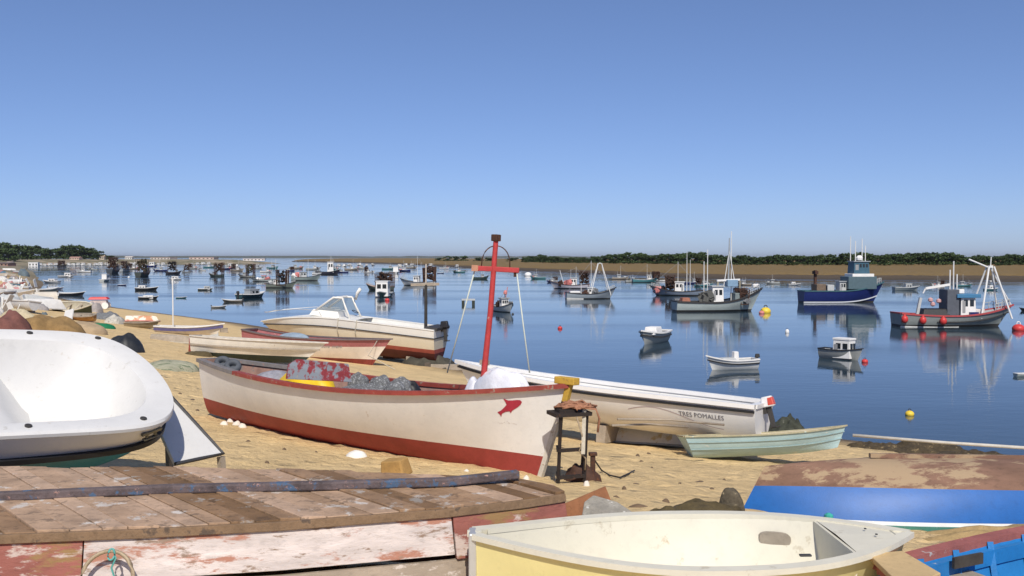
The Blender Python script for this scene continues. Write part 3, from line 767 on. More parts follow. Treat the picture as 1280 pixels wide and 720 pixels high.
RAILG = mat((.22, .2, .19), .7, .25, 5, .25, chip=(.36, .2, .17), camt=.38, csc=9, name='worn grey rail')
H.skin('bottom', mat((.34, .055, .045), .6, .18, 4, .15, chip=(.42, .26, .2), camt=.31, csc=6, name='red bottom paint'), MBOAT, 0, ('z', .42), nt=40)
H.skin('hull', HW, MBOAT, ('z', .42), 1., nt=40)
IN = mat((.33, .20, .16), .75, .3, 5, .2, chip=(.2, .18, .17), camt=.42, csc=4, name='worn inside')
ti = H.thi(.05); H.skin('inner_lining', IN, MBOAT, ('z', .25), .99, nv=6, off=.04, thi=ti); H.level('floor', IN, MBOAT, .25, .045, .02, ti)
H.gunwale('gunwale', RAILR, MBOAT, .09, .05, .065, t0=.22); H.gunwale('gunwale', RAILG, MBOAT, .09, .05, .065, t0=0, t1=.218)
for t_ in (.2, .42, .66): H.thwart(IN, MBOAT, t_, .24, .78, off=.045)
H.level('foredeck', mat((.55, .5, .43), .7, .2, 4, name='foredeck boards'), MBOAT, None, .06, .80, .985, 12, .07)
p = H.pt(1, 1); q = H.pt(1, .78)
MB().box((p.x - .02, 0, p.z + .03), (.34, .15, .10)).bar((p.x + .035, 0, p.z), (q.x + .05, 0, q.z - .02), .08, .09).build('stem_head', mat((.55, .34, .05), .6, .25, 6, chip=(.35, .2, .06), camt=.38, name='ochre stem head'), MBOAT, bevel=.012)
b = MB(); st = [H.pt(1, v_) + Vector((.02, 0, 0)) for v_ in (0.02, .2, .4, .6, .77)]
for a, c in zip(st, st[1:]): b.bar(a, c, .07, .07)
b.build('stem', mat((.62, .58, .5), .7, .2, 5, chip=(.4, .33, .24), camt=.4, name='stem post'), MBOAT)
p0, p1 = H.pt(0, .1), H.pt(0, .42); MB().bar((p0.x - .03, 0, p0.z), (p1.x - .03, 0, p1.z), .05, .07).build('sternpost', RUST, MBOAT)
# emblem: a red fish, tail down left, nose up right
fish = [(-.165, -.085), (-.115, -.055), (-.085, -.02), (-.045, .035), (-.075, .085), (-.105, .125), (-.03, .10), (.03, .105), (.09, .115), (.135, .115), (.165, .09), (.155, .05), (.12, .01), (.07, -.03), (.045, -.05), (.035, -.085), (.01, -.06), (-.045, -.07), (-.095, -.10), (-.10, -.15), (-.125, -.115)]
def proj(p):
    c_, s_ = math.cos(PITCH), math.sin(PITCH); q = Vector(p) - Vector((0, 0, CAMZ)); dp = q.y * c_ - q.z * s_
    return 640 + F * q.x / dp, 360 - F * (q.y * s_ + q.z * c_) / dp
MW = Matrix.LocRotScale(MBOAT.location, MBOAT.rotation_quaternion, None)
TF = min((abs(proj(MW @ H.pt(t_ / 400, .8, -1))[0] - 637), t_ / 400) for t_ in range(240, 396))[1]
TM = min((abs(proj(MW @ H.pt(t_ / 400, 1, 0))[0] - 605), t_ / 400) for t_ in range(200, 396))[1]
H.decal('fish_emblem', fish, ear(fish), mat((.42, .03, .055), .6, .15, 8, name='fish red'), MBOAT, TF, 1.06, -1, .006, 1)
rgf = random.Random(9); vs = []; fs = []
for i in range(14):
    x, y = -.13 + .021 * i + rgf.uniform(-.004, .004), rgf.uniform(-.02, .02); s_ = rgf.uniform(.002, .005)
    k_ = len(vs); vs += [(x - s_, y - s_), (x + s_, y - s_), (x + s_ * .7, y + s_), (x - s_ * .6, y + s_ * 1.5)]; fs.append((k_, k_ + 1, k_ + 2, k_ + 3))
H.decal('worn_marks', vs, fs, mat((.3, .2, .15), .8, .2, 8, name='worn lettering'), MBOAT, TF, .83, -1, .005, 1)
# mast
inv = Matrix.LocRotScale(MBOAT.location, MBOAT.rotation_quaternion, None).inverted()
md = (MW @ H.pt(TM, 1, 0)).y
def ml(px, py, d=md): return inv @ aty(px, py, d)
MASTR = mat((.48, .05, .05), .55, .2, 8, .15, chip=(.5, .3, .25), camt=.34, csc=10, name='red mast paint')
m0 = ml(604, 475); m1 = ml(613, 390); m2 = ml(620, 299)
MB().tube([m0 - Vector((0, 0, .55)), m0, m1, m2], [.05, .047, .042, .038], 10).build('mast', MASTR, MBOAT, smooth='auto')
MB().box(m2 + Vector((0, 0, .02)), (.11, .11, .10)).build('mast_cap', RUST, MBOAT, bevel=.01)
c0, c1 = ml(590, 335, md + .05), ml(649, 338, md - .05)
cb = MB().bar(c0, c1, .07, .075).build('crossbar', MASTR, MBOAT, bevel=.008)
MB().bar(c0 + (c1 - c0) * .0, c0 + (c1 - c0) * .14, .085, .09).build('bar_end', mat((.5, .25, .16), .7, .2, 8, name='bare bar end'), MBOAT)
cm = (c0 + c1) / 2; ax = (c1 - c0).normalized()
arc = []
for i in range(15):
    a = math.pi * i / 14; arc.append(cm + ax * (-.215 * math.cos(a)) + Vector((0, 0, .33 * math.sin(a) ** .75 + .02)))
MB().tube(arc, .009, 6).build('hoop', RUST, MBOAT, smooth=True)
MB().bar(c1 - ax * .06, c1 - ax * .06 - Vector((0, 0, .1)), .03).build('hook', RUST, MBOAT)
for (a, e) in ((c0 + ax * .05, ml(559, 466, md + .35)), (c1 - ax * .04, ml(662, 466, md - .35))):
    MB().tube([a, (a + e) / 2 + Vector((0, 0, -.02)), e], .011, 6).build('stay_rope', mat((.58, .62, .55), .8, .1, 20, name='pale rope'), MBOAT, smooth=True)
# things lying in it
def inside(px, py, d): return aty(px, py, d)
def top_at(t_, side=0., dz=0.):
    p = H.pt(t_, 1, side); w = Matrix.LocRotScale(MBOAT.location, MBOAT.rotation_quaternion, None) @ (p + Vector((0, 0, dz))); return w
w = top_at(.37, -.2, -.20); lump('yellow_oilskin', w, 1.35, .8, .42, mat((.80, .52, .01), .5, .12, 5, .3, 14, name='yellow oilskin'), 'crumpled bright yellow oilskin sheet lying in the white and red boat', 'sheet', 2, hd, rough=.3, freq=1.6)
w = top_at(.54, -.1, -.42); lump('net_heap', w, 2.0, 1.1, .47, NETG, 'grey fishing net heaped amidships in the white and red boat', 'net', 3, hd, rough=.3, freq=1.8)
PLAS = mat((.74, .74, .78), .25, .10, 6, .8, 9, chip=(.5, .5, .52), camt=.33, csc=9, name='crumpled plastic', spec=.6)
w = top_at(TM + .035, .1, -.14); lump('plastic_sheet', w, 1.1, .42, .44, PLAS, 'crumpled white plastic sheeting bulging over the bow of the white and red boat', 'plastic sheet', 5, hd, rough=.26, freq=2.2, n=34, ex=1.7)
w = top_at(TM - .03, .15, -.25); lump('plastic_sack', w, .45, .4, .40, PLAS, 'small white sack beside the foot of the red mast', 'sack', 8, hd, rough=.25, freq=1.5)
for i, (t_, s_, dz) in enumerate(((.05, -.1, -.05), (.11, -.3, -.05))):
    w = top_at(t_, s_, dz); o = MB().lathe([(.10, -.09), (.17, -.06), (.19, 0), (.17, .06), (.10, .09), (.07, .04), (.06, 0), (.07, -.04)], n=18).build('tyre_fender', mat((.09, .10, .115), .8, .2, 8, .2, name='dusty rubber'), None, smooth=True)
    o.location = w; o.scale = (.85,) * 3; o.rotation_euler = (R(38), R(10), R(hd + 40)); tag(o, ('dusty tyre fender at the very stern of the white and red boat', 'dusty tyre fender second from the stern of the white and red boat')[i], 'fender')
pw_ = [aty(358, 474, 16.0), aty(440, 478, 15.2), aty(436, 455, 15.3), aty(372, 449, 16.0), aty(361, 456, 16.05)]
PB = mat((.27, .04, .05), .7, .25, 5, .2, chip=(.22, .25, .29), camt=.5, csc=5, chip2=(.45, .36, .22), camt2=.36, c2sc=7, name='patched red board')
cz = pw_[0]; vs = [p - cz for p in pw_]; vs += [p + Vector((-.03, .05, 0)) for p in vs]
o = MB().add(vs, [(0, 1, 2, 3, 4), (9, 8, 7, 6, 5)] + [(i, i + 5, (i + 1) % 5 + 5, (i + 1) % 5) for i in range(5)]).build('painted_board', PB, None, bevel=.01); o.location = cz
tag(o, 'patched red and grey board propped upright in the white and red boat', 'board')
w = top_at(.60, .35, -.12); lump('dark_bundle', w, .34, .26, .22, BLACK, 'small black bundle on the far rail of the white and red boat', 'bundle', 6, 0, rough=.3)
w = top_at(.25, -.2, -.26); lump('net_heap', w, 1.0, .8, .3, mat((.30, .30, .34), .95, .3, 10, .6, 25, name='lilac grey net'), 'pale lilac grey net heaped left of the yellow sheet', 'net', 9, hd, rough=.3, freq=1.8)
for i, (t_, s_) in enumerate(((.455, .3), (.50, .45), (.585, .25), (.62, -.2))):
    w = top_at(t_, s_, -.04); lump('net_float_bundle', w, .42, .32, .2, NETG, ('small net bundle behind the yellow sheet', 'second small net bundle behind the yellow sheet', 'small net bundle left of the black bundle', 'small net bundle near the foot of the red mast')[i], 'net', 20 + i, hd, rough=.3, freq=1.6)

# 5. rusty iron stand right of the bow
fp = hit(712, 602); r = root('iron_stand', (fp.x, fp.y, fp.z - .03), 18, 0, 0, 'rusty black iron stand beside the bow of the white and red boat', 'stand')
sc = fp.y / F
IRON = mat((.028, .02, .017), .75, .35, 9, .3, chip=(.09, .04, .02), camt=.38, csc=14, name='blackened iron')
Hh = 96 * sc; ww = 36 * sc
for (x, y) in ((-ww * .55, -.12), (ww * .42, -.12), (-ww * .3, .16), (ww * .6, .16)):
    MB().bar((x, y, 0), (x + .05, y * .8, Hh * (.95 if y < 0 else .9)), .035).build('leg', IRON, r)
for z in (.12, .47):
    MB().bar((-ww * .55, -.12, z * Hh), (ww * .45, -.12, z * Hh), .05, .045).bar((ww * .45, -.12, z * Hh), (ww * .62, .16, z * Hh), .04).bar((-ww * .55, -.12, z * Hh), (-ww * .3, .16, z * Hh), .04).build('rail', IRON, r)
b = MB(); b.box((.0, .02, Hh * .93), (ww * 1.35, .36 , .05)); b.box((-.05, 0, Hh * .97), (ww * .7, .2, .06)); b.build('top_plate', IRON, r)
MB().tube([(ww * .1, -.16, Hh * .9), (ww * .35, -.16, Hh * .6), (ww * .2, -.15, Hh * .45), (ww * .45, -.15, Hh * .35), (ww * .42, -.15, Hh * .2)], .012, 6).build('hanging_rope', mat((.35, .27, .18), .9, .2, 15, name='brown rope'), r, smooth=True)
MB().bar((ww * .45, -.1, Hh * 1.0), (ww * .30, -.2, Hh * .42), .05, .03).build('pale_strip', ROPE, r)
rgt = random.Random(17); pts = []
for i in range(90):
    a_ = i * .9 + rgt.uniform(-.5, .5); q_ = rgt.uniform(.05, .24)
    pts.append((q_ * math.cos(a_) * 1.2, q_ * math.sin(a_) * .7, .02 + .10 * (1 - q_ / .26) * rgt.random() + .015 * (i % 3)))
pts += [(.26, -.14, .03), (.3, -.16, -.08), (.28, -.17, -.25)]
o = MB().tube(pts, .014, 6).build('rope_heap', mat((.40, .19, .11), .95, .35, 12, .8, 30, name='orange brown rope'), None, smooth=True)
o.location = (fp.x + .06, fp.y + .02, fp.z - .03 + Hh * .97); o.scale = (1.1, 1.1, 1.1)
tag(o, 'tangle of orange brown rope heaped on top of the iron stand', 'rope')
o = lump('engine_block', hit(728, 601), .5, .4, .26, RUST, 'lump of rusty machinery on the sand at the foot of the iron stand', 'machinery', 12, 0, rough=.4, freq=3)
p = hit(741, 598); r = root('iron_post', (p.x, p.y, p.z - .05), 0, 0, 0, 'short rusty iron post with a black cable beside the stand', 'post')
MB().box((0, 0, .2), (.07, .06, .42)).box((0, 0, .40), (.12, .1, .04)).build('post', RUST, r, bevel=.006)
pts = [Vector((0.02, 0, .32))] + [hit(a, c, .02) - Vector((p.x, p.y, p.z - .05)) for a, c in ((752, 588), (762, 594), (775, 597), (788, 591), (793, 588))]
MB().tube(pts, .012, 6).build('cable', BLACK, r, smooth=True)

# 6. stones and bits on the sand
def stone(px, py, w, d, h, m, label, seed, hd=0, group=None, name='stone'): return lump(name, hit(px, py), w, d, h, m, label, 'stone' if name == 'stone' else name.replace('_', ' '), seed, hd, group, rough=.22, n=14, freq=1.3, sink=.02)
stone(446, 571, .34, .26, .12, mat((.75, .73, .68), .8, .1, 5, name='white stone'), 'flat white stone on the sand below the red bottom of the boat', 31)
o = MB().box((0, 0, .1), (.36, .24, .22), taper=(.85, .8)).build('timber_block', mat((.42, .25, .085), .85, .25, 5, .3, name='ochre block'), None, bevel=.02)
p = hit(500, 596, .0); o.location = (p.x - .05, p.y + .1, p.z); o.rotation_euler = (R(6), R(-8), R(-28)); tag(o, 'ochre wooden block on the sand behind the planked boat', 'block')
SHELL = mat((.72, .66, .58), .8, .15, 9, name='shell white'); BITS = mat((.16, .11, .07), .95, .3, 9, .4, name='debris'); WEED = mat((.10, .075, .035), .95, .35, 9, .7, 30, name='dry weed')
for i, (px, py) in enumerate(((288, 528), (296, 531), (280, 531), (291, 524), (303, 534))):
    stone(px, py, .16, .13, .09, SHELL, 'white shell in the small heap under the stern of the white and red boat', 40 + i, group='shells under the stern', name='shell')
stone(733, 607, .1, .09, .09, SHELL, 'white shell on the sand right of the iron stand', 50, name='shell')
for i, (px, py, w_) in enumerate(((658, 598, .1), (583, 590, .09), (640, 597, .08))):
    stone(px, py, w_, w_, .06, SHELL, 'small pale pebble against the red bottom of the boat', 53 + i, group='pebbles by the red bottom')
for i, (px, py, w_, d_) in enumerate(((798, 633, .24, .1), (832, 626, .12, .07), (797, 569, .14, .08), (811, 567, .14, .08), (802, 577, .1, .06), (795, 606, .14, .1), (872, 603, .3, .1), (850, 605, .14, .06), (843, 640, .16, .1), (834, 637, .1, .06),
        (700, 560, .22, .12), (200, 470, .2, .1), (240, 500, .25, .12), (225, 492, .15, .1), (246, 513, .12, .1), (310, 552, .1, .07), (355, 562, .08, .06), (395, 566, .1, .06), (334, 578, .09, .06), (770, 622, .1, .05), (890, 612, .12, .08), (905, 600, .1, .05), (815, 585, .09, .05), (780, 610, .07, .05))):
    stone(px, py, w_, d_, .045, BITS, 'small dark scrap of driftwood lying on the open sand', 60 + i, i * 37, 'scraps on the open sand', 'driftwood_scrap')
lump('weed_heap', hit(880, 641), .9, .6, .16, WEED, 'heap of dry brown weed left of the blue upturned boat', 'weed', 90, 0, rough=.45, freq=3)
lump('weed_heap', hit(838, 646), .7, .4, .12, WEED, 'low brown weed strip behind the cream dinghy', 'weed', 91, 10, rough=.45, freq=3)
lump('rope_coil', hit(914, 640), .34, .32, .32, mat((.11, .09, .06), .9, .4, 14, .8, 30, chip=(.4, .33, .2), camt=.36, csc=14, name='tarred rope'), 'dark coil of tarred rope at the end of the blue upturned boat', 'rope', 92, 0, rough=.2, freq=1.5)
p = hit(762, 655); o = MB().add([(-.26, -.14, 0), (.22, -.16, 0), (.33, -.02, .02), (.05, .17, .06), (-.2, .18, .1), (-.27, .05, .08)] + [(-.26, -.14, -.1), (.22, -.16, -.1), (.33, -.02, -.1), (.05, .17, -.1), (-.2, .18, -.1), (-.27, .05, -.1)], [(0, 1, 2, 3, 4, 5)] + [(i, i + 6, (i + 1) % 6 + 6, (i + 1) % 6) for i in range(6)]).build('stone_slab', mat((.30, .28, .24), .85, .3, 8, .6, 30, chip=(.55, .54, .5), camt=.36, csc=12, name='grey slab'), None, bevel=.02)
o.location = (p.x, p.y, p.z + .10); o.rotation_euler = (R(14), R(4), R(-14)); tag(o, 'grey speckled stone slab between the planked boat and the cream dinghy', 'stone')
p = hit(733, 646); o = MB().box((0, 0, .1), (.62, .05, .24), Matrix.Rotation(R(-20), 3, 'X')).build('broken_board', mat((.30, .13, .06), .85, .3, 5, .3, name='reddish board'), None); o.location = p; o.rotation_euler = (0, R(-14), R(28)); tag(o, 'broken reddish board leaning behind the grey stone slab', 'board')

# 7. blue upturned boat on the right
gp = hit(930, 652); H = Hull(5.6, 1.6, .68, tr=.72, tm=.4, pw=3.0, bow=.06, stern=0, rake=.3, trake=.0, n=3.2, nb=1.6, fl=.78, rk=.14)
hd = 3.5; c_ = Vector((gp.x + 2.78 * math.cos(R(hd)) + .3, gp.y + 1.55, 0))
r = root('blue_upturned_boat', (c_.x, c_.y, ground(c_.x, c_.y) + .84), hd + 180, 180 + 2, 1.5, 'blue wooden boat lying upside down with a worn reddish brown bottom', 'boat')
BOTB = mat((.22, .125, .085), .85, .3, 4, .3, 24, chip=(.36, .26, .16), camt=.46, csc=3, chip2=(.09, .06, .05), camt2=.33, c2sc=10, name='worn brown bottom', stretch=(.4, 1, 1))
H.skin('bottom', BOTB, r, 0, .40, nv=10); H.skin('hull', BLUE, r, .40, .925); H.skin('top_strake', mat((.72, .72, .70), .6, .12, 4, chip=(.3, .38, .4), camt=.30, csc=6, name='white strake'), r, .925, 1., nv=3)
H.gunwale('gunwale', mat((.06, .22, .17), .7, .25, 5, chip=(.4, .42, .38), camt=.38, csc=9, name='green gunwale'), r, .07, .03, .06, dz=.05)
MB().box((-.75, 0, -.008), (3.9, .06, .05)).build('keel', BOTB, r)
p = H.pt(.84, .9, -1); MB().lathe([(.02, 0), (.05, .02), (.05, .06), (.02, .08)], (p.x, p.y - .0, p.z - .05), n=9).build('turquoise_patch', mat((.05, .40, .34), .6, .2, 8, name='turquoise paint'), r)
lump('sand_ridge', (c_.x + .35, c_.y - 1.1, ground(c_.x, c_.y - 1.1) - .01), 3.4, .8, .20, mat((.40, .28, .13), .95, .25, 6, .6, 20, name='straw and sand'), 'ridge of brown straw and sand between the two blue boats', 'straw', 93, 4, rough=.35, freq=4, n=40)

# 8. bright blue open boat, bottom right corner
H = Hull(4.6, 1.5, .6, tr=.62, tm=.45, pw=2.3, bow=.12, stern=.02, rake=.3, n=2.8, nb=1.5, fl=.8, rk=.1)
g0, g1 = onz(1095, 690, 4.12), onz(1280, 660, 4.12); hdv = (g1 - g0).normalized(); hd = math.degrees(math.atan2(hdv.y, hdv.x))
mid = g0 + hdv * 2.1 + Vector((hdv.y, -hdv.x, 0)) * .74
BL2 = mat((.022, .20, .50), .5, .16, 4, .15, chip=(.55, .6, .62), camt=.30, csc=7, chip2=(.05, .06, .07), camt2=.28, c2sc=5, name='bright blue paint')
r = root('blue_open_boat', (mid.x, mid.y, 4.12 - .61), hd - 2, 0, 0, 'bright blue open wooden boat with ribs, cut off by the lower right corner', 'boat')
open_boat(r, H, BL2, BL2, mat((.36, .12, .10), .7, .25, 5, .2, chip=(.45, .42, .4), camt=.36, csc=9, name='faded red rail'), th=.04, floor=.12, thwarts=(.16, .42, .72), m_thw=OLDW, rail=(.05, .05, .05), ribs=11)
H.gunwale('inner_stringer', BL2, r, .10, -.045, .10, dz=-.06, transom=False)
b = MB(); p0 = H.pt(.12, .9, 1, .15); p1 = H.pt(.20, .9, 1, .15)
MB().box(((p0.x + p1.x) / 2, p0.y + .038, p0.z - .0), (.26, .02, .07), Matrix.Rotation(R(3), 3, 'Z')).build('rusty_patch', mat((.06, .05, .04), .8, .3, 9, chip=(.5, .5, .48), camt=.36, csc=12, name='bare dark patch'), r)
q = [onz(1086, 692, 4.2), onz(1128, 688, 4.2), onz(1176, 716, 4.19), onz(1130, 735, 4.19)]
cz = Vector((q[0].x, q[0].y, 4.2)); vs = [p - cz for p in q]; vs += [p - Vector((0, 0, .035)) for p in vs]
o = MB().add(vs, [(0, 3, 2, 1), (4, 5, 6, 7)] + [(i, (i + 1) % 4, (i + 1) % 4 + 4, i + 4) for i in range(4)]).build('plywood_board', mat((.56, .40, .20), .8, .15, 4, .2, name='plywood', chip=(.4, .26, .12), camt=.33, csc=6), None, bevel=.006); o.location = cz
tag(o, 'pale plywood board resting on the end of the bright blue open boat', 'board')

# 9. pale blue rowing boat
pa, pb = hit(868, 574), None
H = Hull(3.25, 1.15, .46, tr=.70, tm=.42, pw=2.2, bow=.10, stern=.02, rake=.22, trake=.22, n=2.6, nb=1.4, fl=.72, rk=.10)
r = root('rowing_boat', (pa.x + 1.66, pa.y + .45, pa.z - .01), 2, -9, 2, 'pale turquoise rowing boat with worn wooden rim on the sand', 'boat')
PALE = mat((.42, .58, .60), .6, .12, 4, .2, chip=(.62, .64, .58), camt=.36, csc=6, chip2=(.3, .32, .26), camt2=.28, c2sc=8, name='pale turquoise paint', stretch=(.5, 1, 1.5))
INB = mat((.55, .48, .34), .75, .2, 4, .2, chip=(.5, .6, .58), camt=.35, csc=5, name='worn cream inside')
open_boat(r, H, PALE, INB, mat((.42, .38, .25), .8, .25, 6, .2, chip=(.5, .58, .54), camt=.36, name='worn rim'), th=.03, floor=.1, thwarts=(.22, .55, .8), m_thw=INB, rail=(.04, .02, .03))
for v_ in (.42, .72): H.gunwale('strake_edge', mat((.28, .38, .38), .7, .2, 6, name='dark strake edge paint'), r, .01, .012, .018, v=v_, transom=False)  # thin strake edges in a darker tone than the hull paint

# 10. long white motor boat with the outboard
sa = aty(938, 509, 20.2); ba = aty(548, 453, 23.8); hdv = ba - sa
H = Hull(math.hypot(hdv.x, hdv.y) + .1, 2.0, .92, tr=.82, tm=.4, pw=2.4, bow=.22, stern=.0, rake=.7, n=2.4, nb=1.3, fl=.76, rk=.15)
hd = math.degrees(math.atan2(hdv.y, hdv.x)); pit = math.degrees(math.atan2(ba.z - .22 - sa.z, math.hypot(hdv.x, hdv.y)))
mid = (sa + ba) / 2; nrm_ = Vector((hdv.y, -hdv.x, 0)).normalized(); mid = mid - Vector((-hdv.y, hdv.x, 0)).normalized() * .75
r = root('white_motor_boat', (mid.x, mid.y, (sa.z + ba.z - .22) / 2 - .92), hd, 4, pit, 'long white open motor boat with dark rub rail and tilted outboard on the shore', 'boat')
open_boat(r, H, GELO, GEL, GELO, th=.06, floor=.3, thwarts=(.25, .55), rail=(.12, .03, .09), stripe=(BLACK, .86, .035, .05))
outboard(r, H, mat((.75, .74, .72), .35, .06, 5, .02, name='white cowl'), mat((.62, .09, .06), .4, .1, 5, .02, name='red cowl band'), .66, 18)
vs, fs = text_geo('TRES POMALLES', .14)
SCR = mat((.16, .15, .17), .6, .1, 6, name='lettering')
H.decal('lettering', vs, fs, SCR, r, .215, .52, 1, .006, -1)
b_ = [(i * .05, .16 * math.sin(i * .11) * math.exp(-i * .01) - .02 * i * .12) for i in range(44)]
vs = []; fs = []
for i, (x, y) in enumerate(b_):
    vs += [(x, y), (x, y + .014)]
    if i: fs.append((2 * i - 2, 2 * i, 2 * i + 1, 2 * i - 1))
H.decal('pinstripe', vs, fs, mat((.45, .35, .36), .6, .1, 6, name='pinstripe'), r, .37, .52, 1, .004, -1)
p = H.pt(.92, 1, 0); MB().box((p.x - .2, 0, p.z + .05), (.22, .12, .12)).build('mooring_bitt', OLDW, r)
for t_ in (.12, .5, .8): MB().box((H.pt(t_, 0).x, 0, -.16), (.22, .9, .4)).build('chock', OLDW, r)
lump('weed_heap', hit(985, 545), 1.3, .9, .55, mat((.05, .055, .04), .95, .5, 6, .8, 20, chip=(.25, .24, .2), camt=.36, csc=8, name='dark weed'), 'dark tangle of weed and net at the stern of the long white motor boat', 'weed', 94, 0, rough=.5, freq=3.5)

# 11. small white pram in front of it with two poles on top
pa = hit(790, 556); H = Hull(2.3, 1.1, .42, tr=.75, tm=.4, pw=2.6, bow=.1, stern=0, rake=.25, n=2.6, nb=1.5, fl=.75, rk=.12)
r = root('white_pram', (pa.x + .75, pa.y + .45, pa.z + .40), -14, 176, 0, 'small upturned white pram dinghy with yellow stain in front of the long white boat', 'dinghy')
open_boat(r, H, mat((.78, .75, .68), .5, .1, 3, .1, chip=(.62, .48, .26), camt=.38, csc=1.8, name='stained white'), GEL, GREY, th=.03, floor=.1, thwarts=(.5,), rail=(.04, .03, .04))
for i, (a, c) in enumerate((((772, 524), (905, 531)), ((765, 532), (860, 534)))):
    A_, B_ = aty(*a, 18.0), aty(*c, 18.9); o = MB().tube([A_ - A_, (B_ - A_) / 2 + Vector((0, 0, .04)), B_ - A_], .022, 7).build('oar', OLDW, None, smooth=True); o.location = A_
    tag(o, ('longer of the two pale wooden poles lying over the small pram', 'shorter of the two pale wooden poles lying over the small pram')[i], 'pole')
# 12. pale pole and weed on the shore at the right edge
A_ = aty(1066, 544, 18.9); B_ = aty(1300, 561, 17.6)
o = MB().tube([(0, 0, 0), (B_ - A_) / 2 - Vector((0, 0, .015)), B_ - A_], .03, 8).build('mooring_pole', mat((.55, .52, .46), .75, .15, 6, name='pale pole'), None, smooth=True); o.location = A_
tag(o, 'long pale pole leading from the rowing boat out to the right edge', 'pole')
b = MB().bar((B_ - A_) * .985, (B_ - A_) * .985 - Vector((0, 0, B_.z - ground(B_.x, B_.y) + .1)), .05); pp = b.build('pole_rest', OLDW, None); pp.parent = o
for i, (px, py, w_, d_, h_) in enumerate(((1150, 567, 3.2, 1.5, .34), (1215, 575, 3.0, 1.4, .26), (1105, 562, 1.6, 1.0, .2), (1262, 583, 2.6, 1.2, .25), (1085, 560, 1.2, .8, .2))):
    lump('seaweed_bank', hit(px, py), w_, d_, h_, mat((.075, .055, .03), .95, .45, 6, .9, 16, chip=(.22, .16, .08), camt=.4, csc=7, name='seaweed'), ('largest dark seaweed bank on the waterline behind the blue upturned boat', 'dark seaweed bank right of the largest one on the waterline', 'low seaweed patch right of the rowing boat bow', 'dark seaweed bank at the right edge of the picture', 'small seaweed patch under the rowing boat bow')[i], 'seaweed', 100 + i, 10, rough=.5, freq=4, n=30)

# ------------------------------------------------------------------ boats further up the beach
# cabin cruiser
dC = 48.6; st_ = aty(543, 452, dC); bw = aty(322, 440, dC + 2.5)
hdv = bw - st_; Lc = math.hypot(hdv.x, hdv.y) + .35; hd = math.degrees(math.atan2(hdv.y, hdv.x))
H = Hull(Lc, 2.7, 1.80, tr=.86, tm=.5, pw=3.2, bow=-.72, stern=-.06, rake=.8, n=2.6, nb=1.4, fl=.74, rk=.5)
mid = (st_ + bw) / 2; mid.y += 1.0
r = root('cabin_cruiser', (mid.x, mid.y, st_.z + .28), hd, 0, 5.0, 'cream cabin cruiser with dark red bottom and white windscreen on the shore', 'boat')
CRM = mat((.74, .66, .50), .45, .07, 2, .05, name='cream hull'); WHT = mat((.80, .78, .72), .4, .06, 2, .05, name='white coaming')
H.skin('bottom', DRED, r, 0, ('z', .52)); H.skin('boot_stripe', BOOT, r, ('z', .52), ('z', .72), nv=2); H.skin('hull', CRM, r, ('z', .72), .76); H.skin('coaming', WHT, r, .76, 1.)
H.gunwale('rubbing_strake', DARK, r, 0, .03, .05, v=.76); H.gunwale('gunwale', WHT, r, .18, .02, .05)
H.level('foredeck', WHT, r, None, .05, .42, .985, 16, .02); ti = H.thi(.1)
H.skin('inner_lining', WHT, r, ('z', .9), .985, nv=4, off=.16, thi=.5, nt=14); H.level('floor', GREY, r, .9, .15, .02, .5)
zd = H.zs(.55); x0 = .02 * Lc
MB().box((Lc * .11, 0, zd + .12), (Lc * .17, 1.5, .34), taper=(.8, .85)).build('cuddy', WHT, r, bevel=.05)
for s_ in (-1, 1):
    MB().tube([(Lc * .16, s_ * .66, zd + .25), (Lc * .07, s_ * .6, zd + .98), (Lc * .02, s_ * .6, zd + 1.0)], .055, 8).build('windscreen_frame', WHT, r, smooth=True)
    MB().tube([(-Lc * .035, s_ * .72, zd - .05), (-.0 * Lc, s_ * .64, zd + .55), (Lc * .02, s_ * .6, zd + 1.0)], .055, 8).build('windscreen_frame', WHT, r, smooth=True)
    MB().add([(Lc * .155, s_ * .65, zd + .28), (Lc * .072, s_ * .595, zd + .95), (Lc * .02, s_ * .595, zd + .96), (-Lc * .02, s_ * .66, zd + .3)], [(0, 1, 2, 3)]).build('side_window', mat((.2, .24, .25), .15, .05, 3, 0, alpha=.45, name='side glass'), r)
    pts = [H.pt(t_, 1, s_, .12) + Vector((0, 0, h_)) for t_, h_ in ((.60, .05), (.62, .33), (.75, .40), (.9, .42), (.965, .40))]
    MB().tube(pts + [Vector((H.pt(.985, 1, 0).x, 0, pts[-1].z))], .018, 6).build('bow_rail', ALU, r, smooth=True)
MB().tube([(Lc * .05, -.62, zd + 1.0), (Lc * .05, .62, zd + 1.0)], .06, 8).build('windscreen_top', WHT, r)
MB().add([(Lc * .16, -.62, zd + .28), (Lc * .16, .62, zd + .28), (Lc * .075, .56, zd + .95), (Lc * .075, -.56, zd + .95)], [(0, 1, 2, 3)]).build('windscreen', mat((.2, .24, .25), .15, .05, 3, 0, alpha=.5, name='windscreen glass'), r)
MB().tube([(0, -.55, zd + .9), (-.12, -.5, zd + 1.25), (-.28, -.45, zd + 1.5)], .09, 8).build('folded_hood', WHT, r, smooth=True)
MB().tube([(-Lc * .02 + .16 * math.cos(a), -.2 + .16 * math.sin(a), zd + .3 + .06 * math.cos(a)) for a in np.linspace(0, 6, 14)], .02, 6).build('steering_wheel', BLACK, r)
p = H.pt(0, 1); MB().box((p.x + .25, 0, p.z + .02), (.7, 2.0, .16)).build('stern_locker', DARK, r, bevel=.03)
outboard(r, H, BLACK, None, 1.0, 10)
vs, fs = worn_row(14, .13, .17, (1, 5, 7, 11), 4); kind(H.decal('worn_marks', vs, fs, mat((.42, .41, .4), .6, .1, 6, name='faded numbers'), r, .80, 1.78, 1, .008, -1), 'stuff')
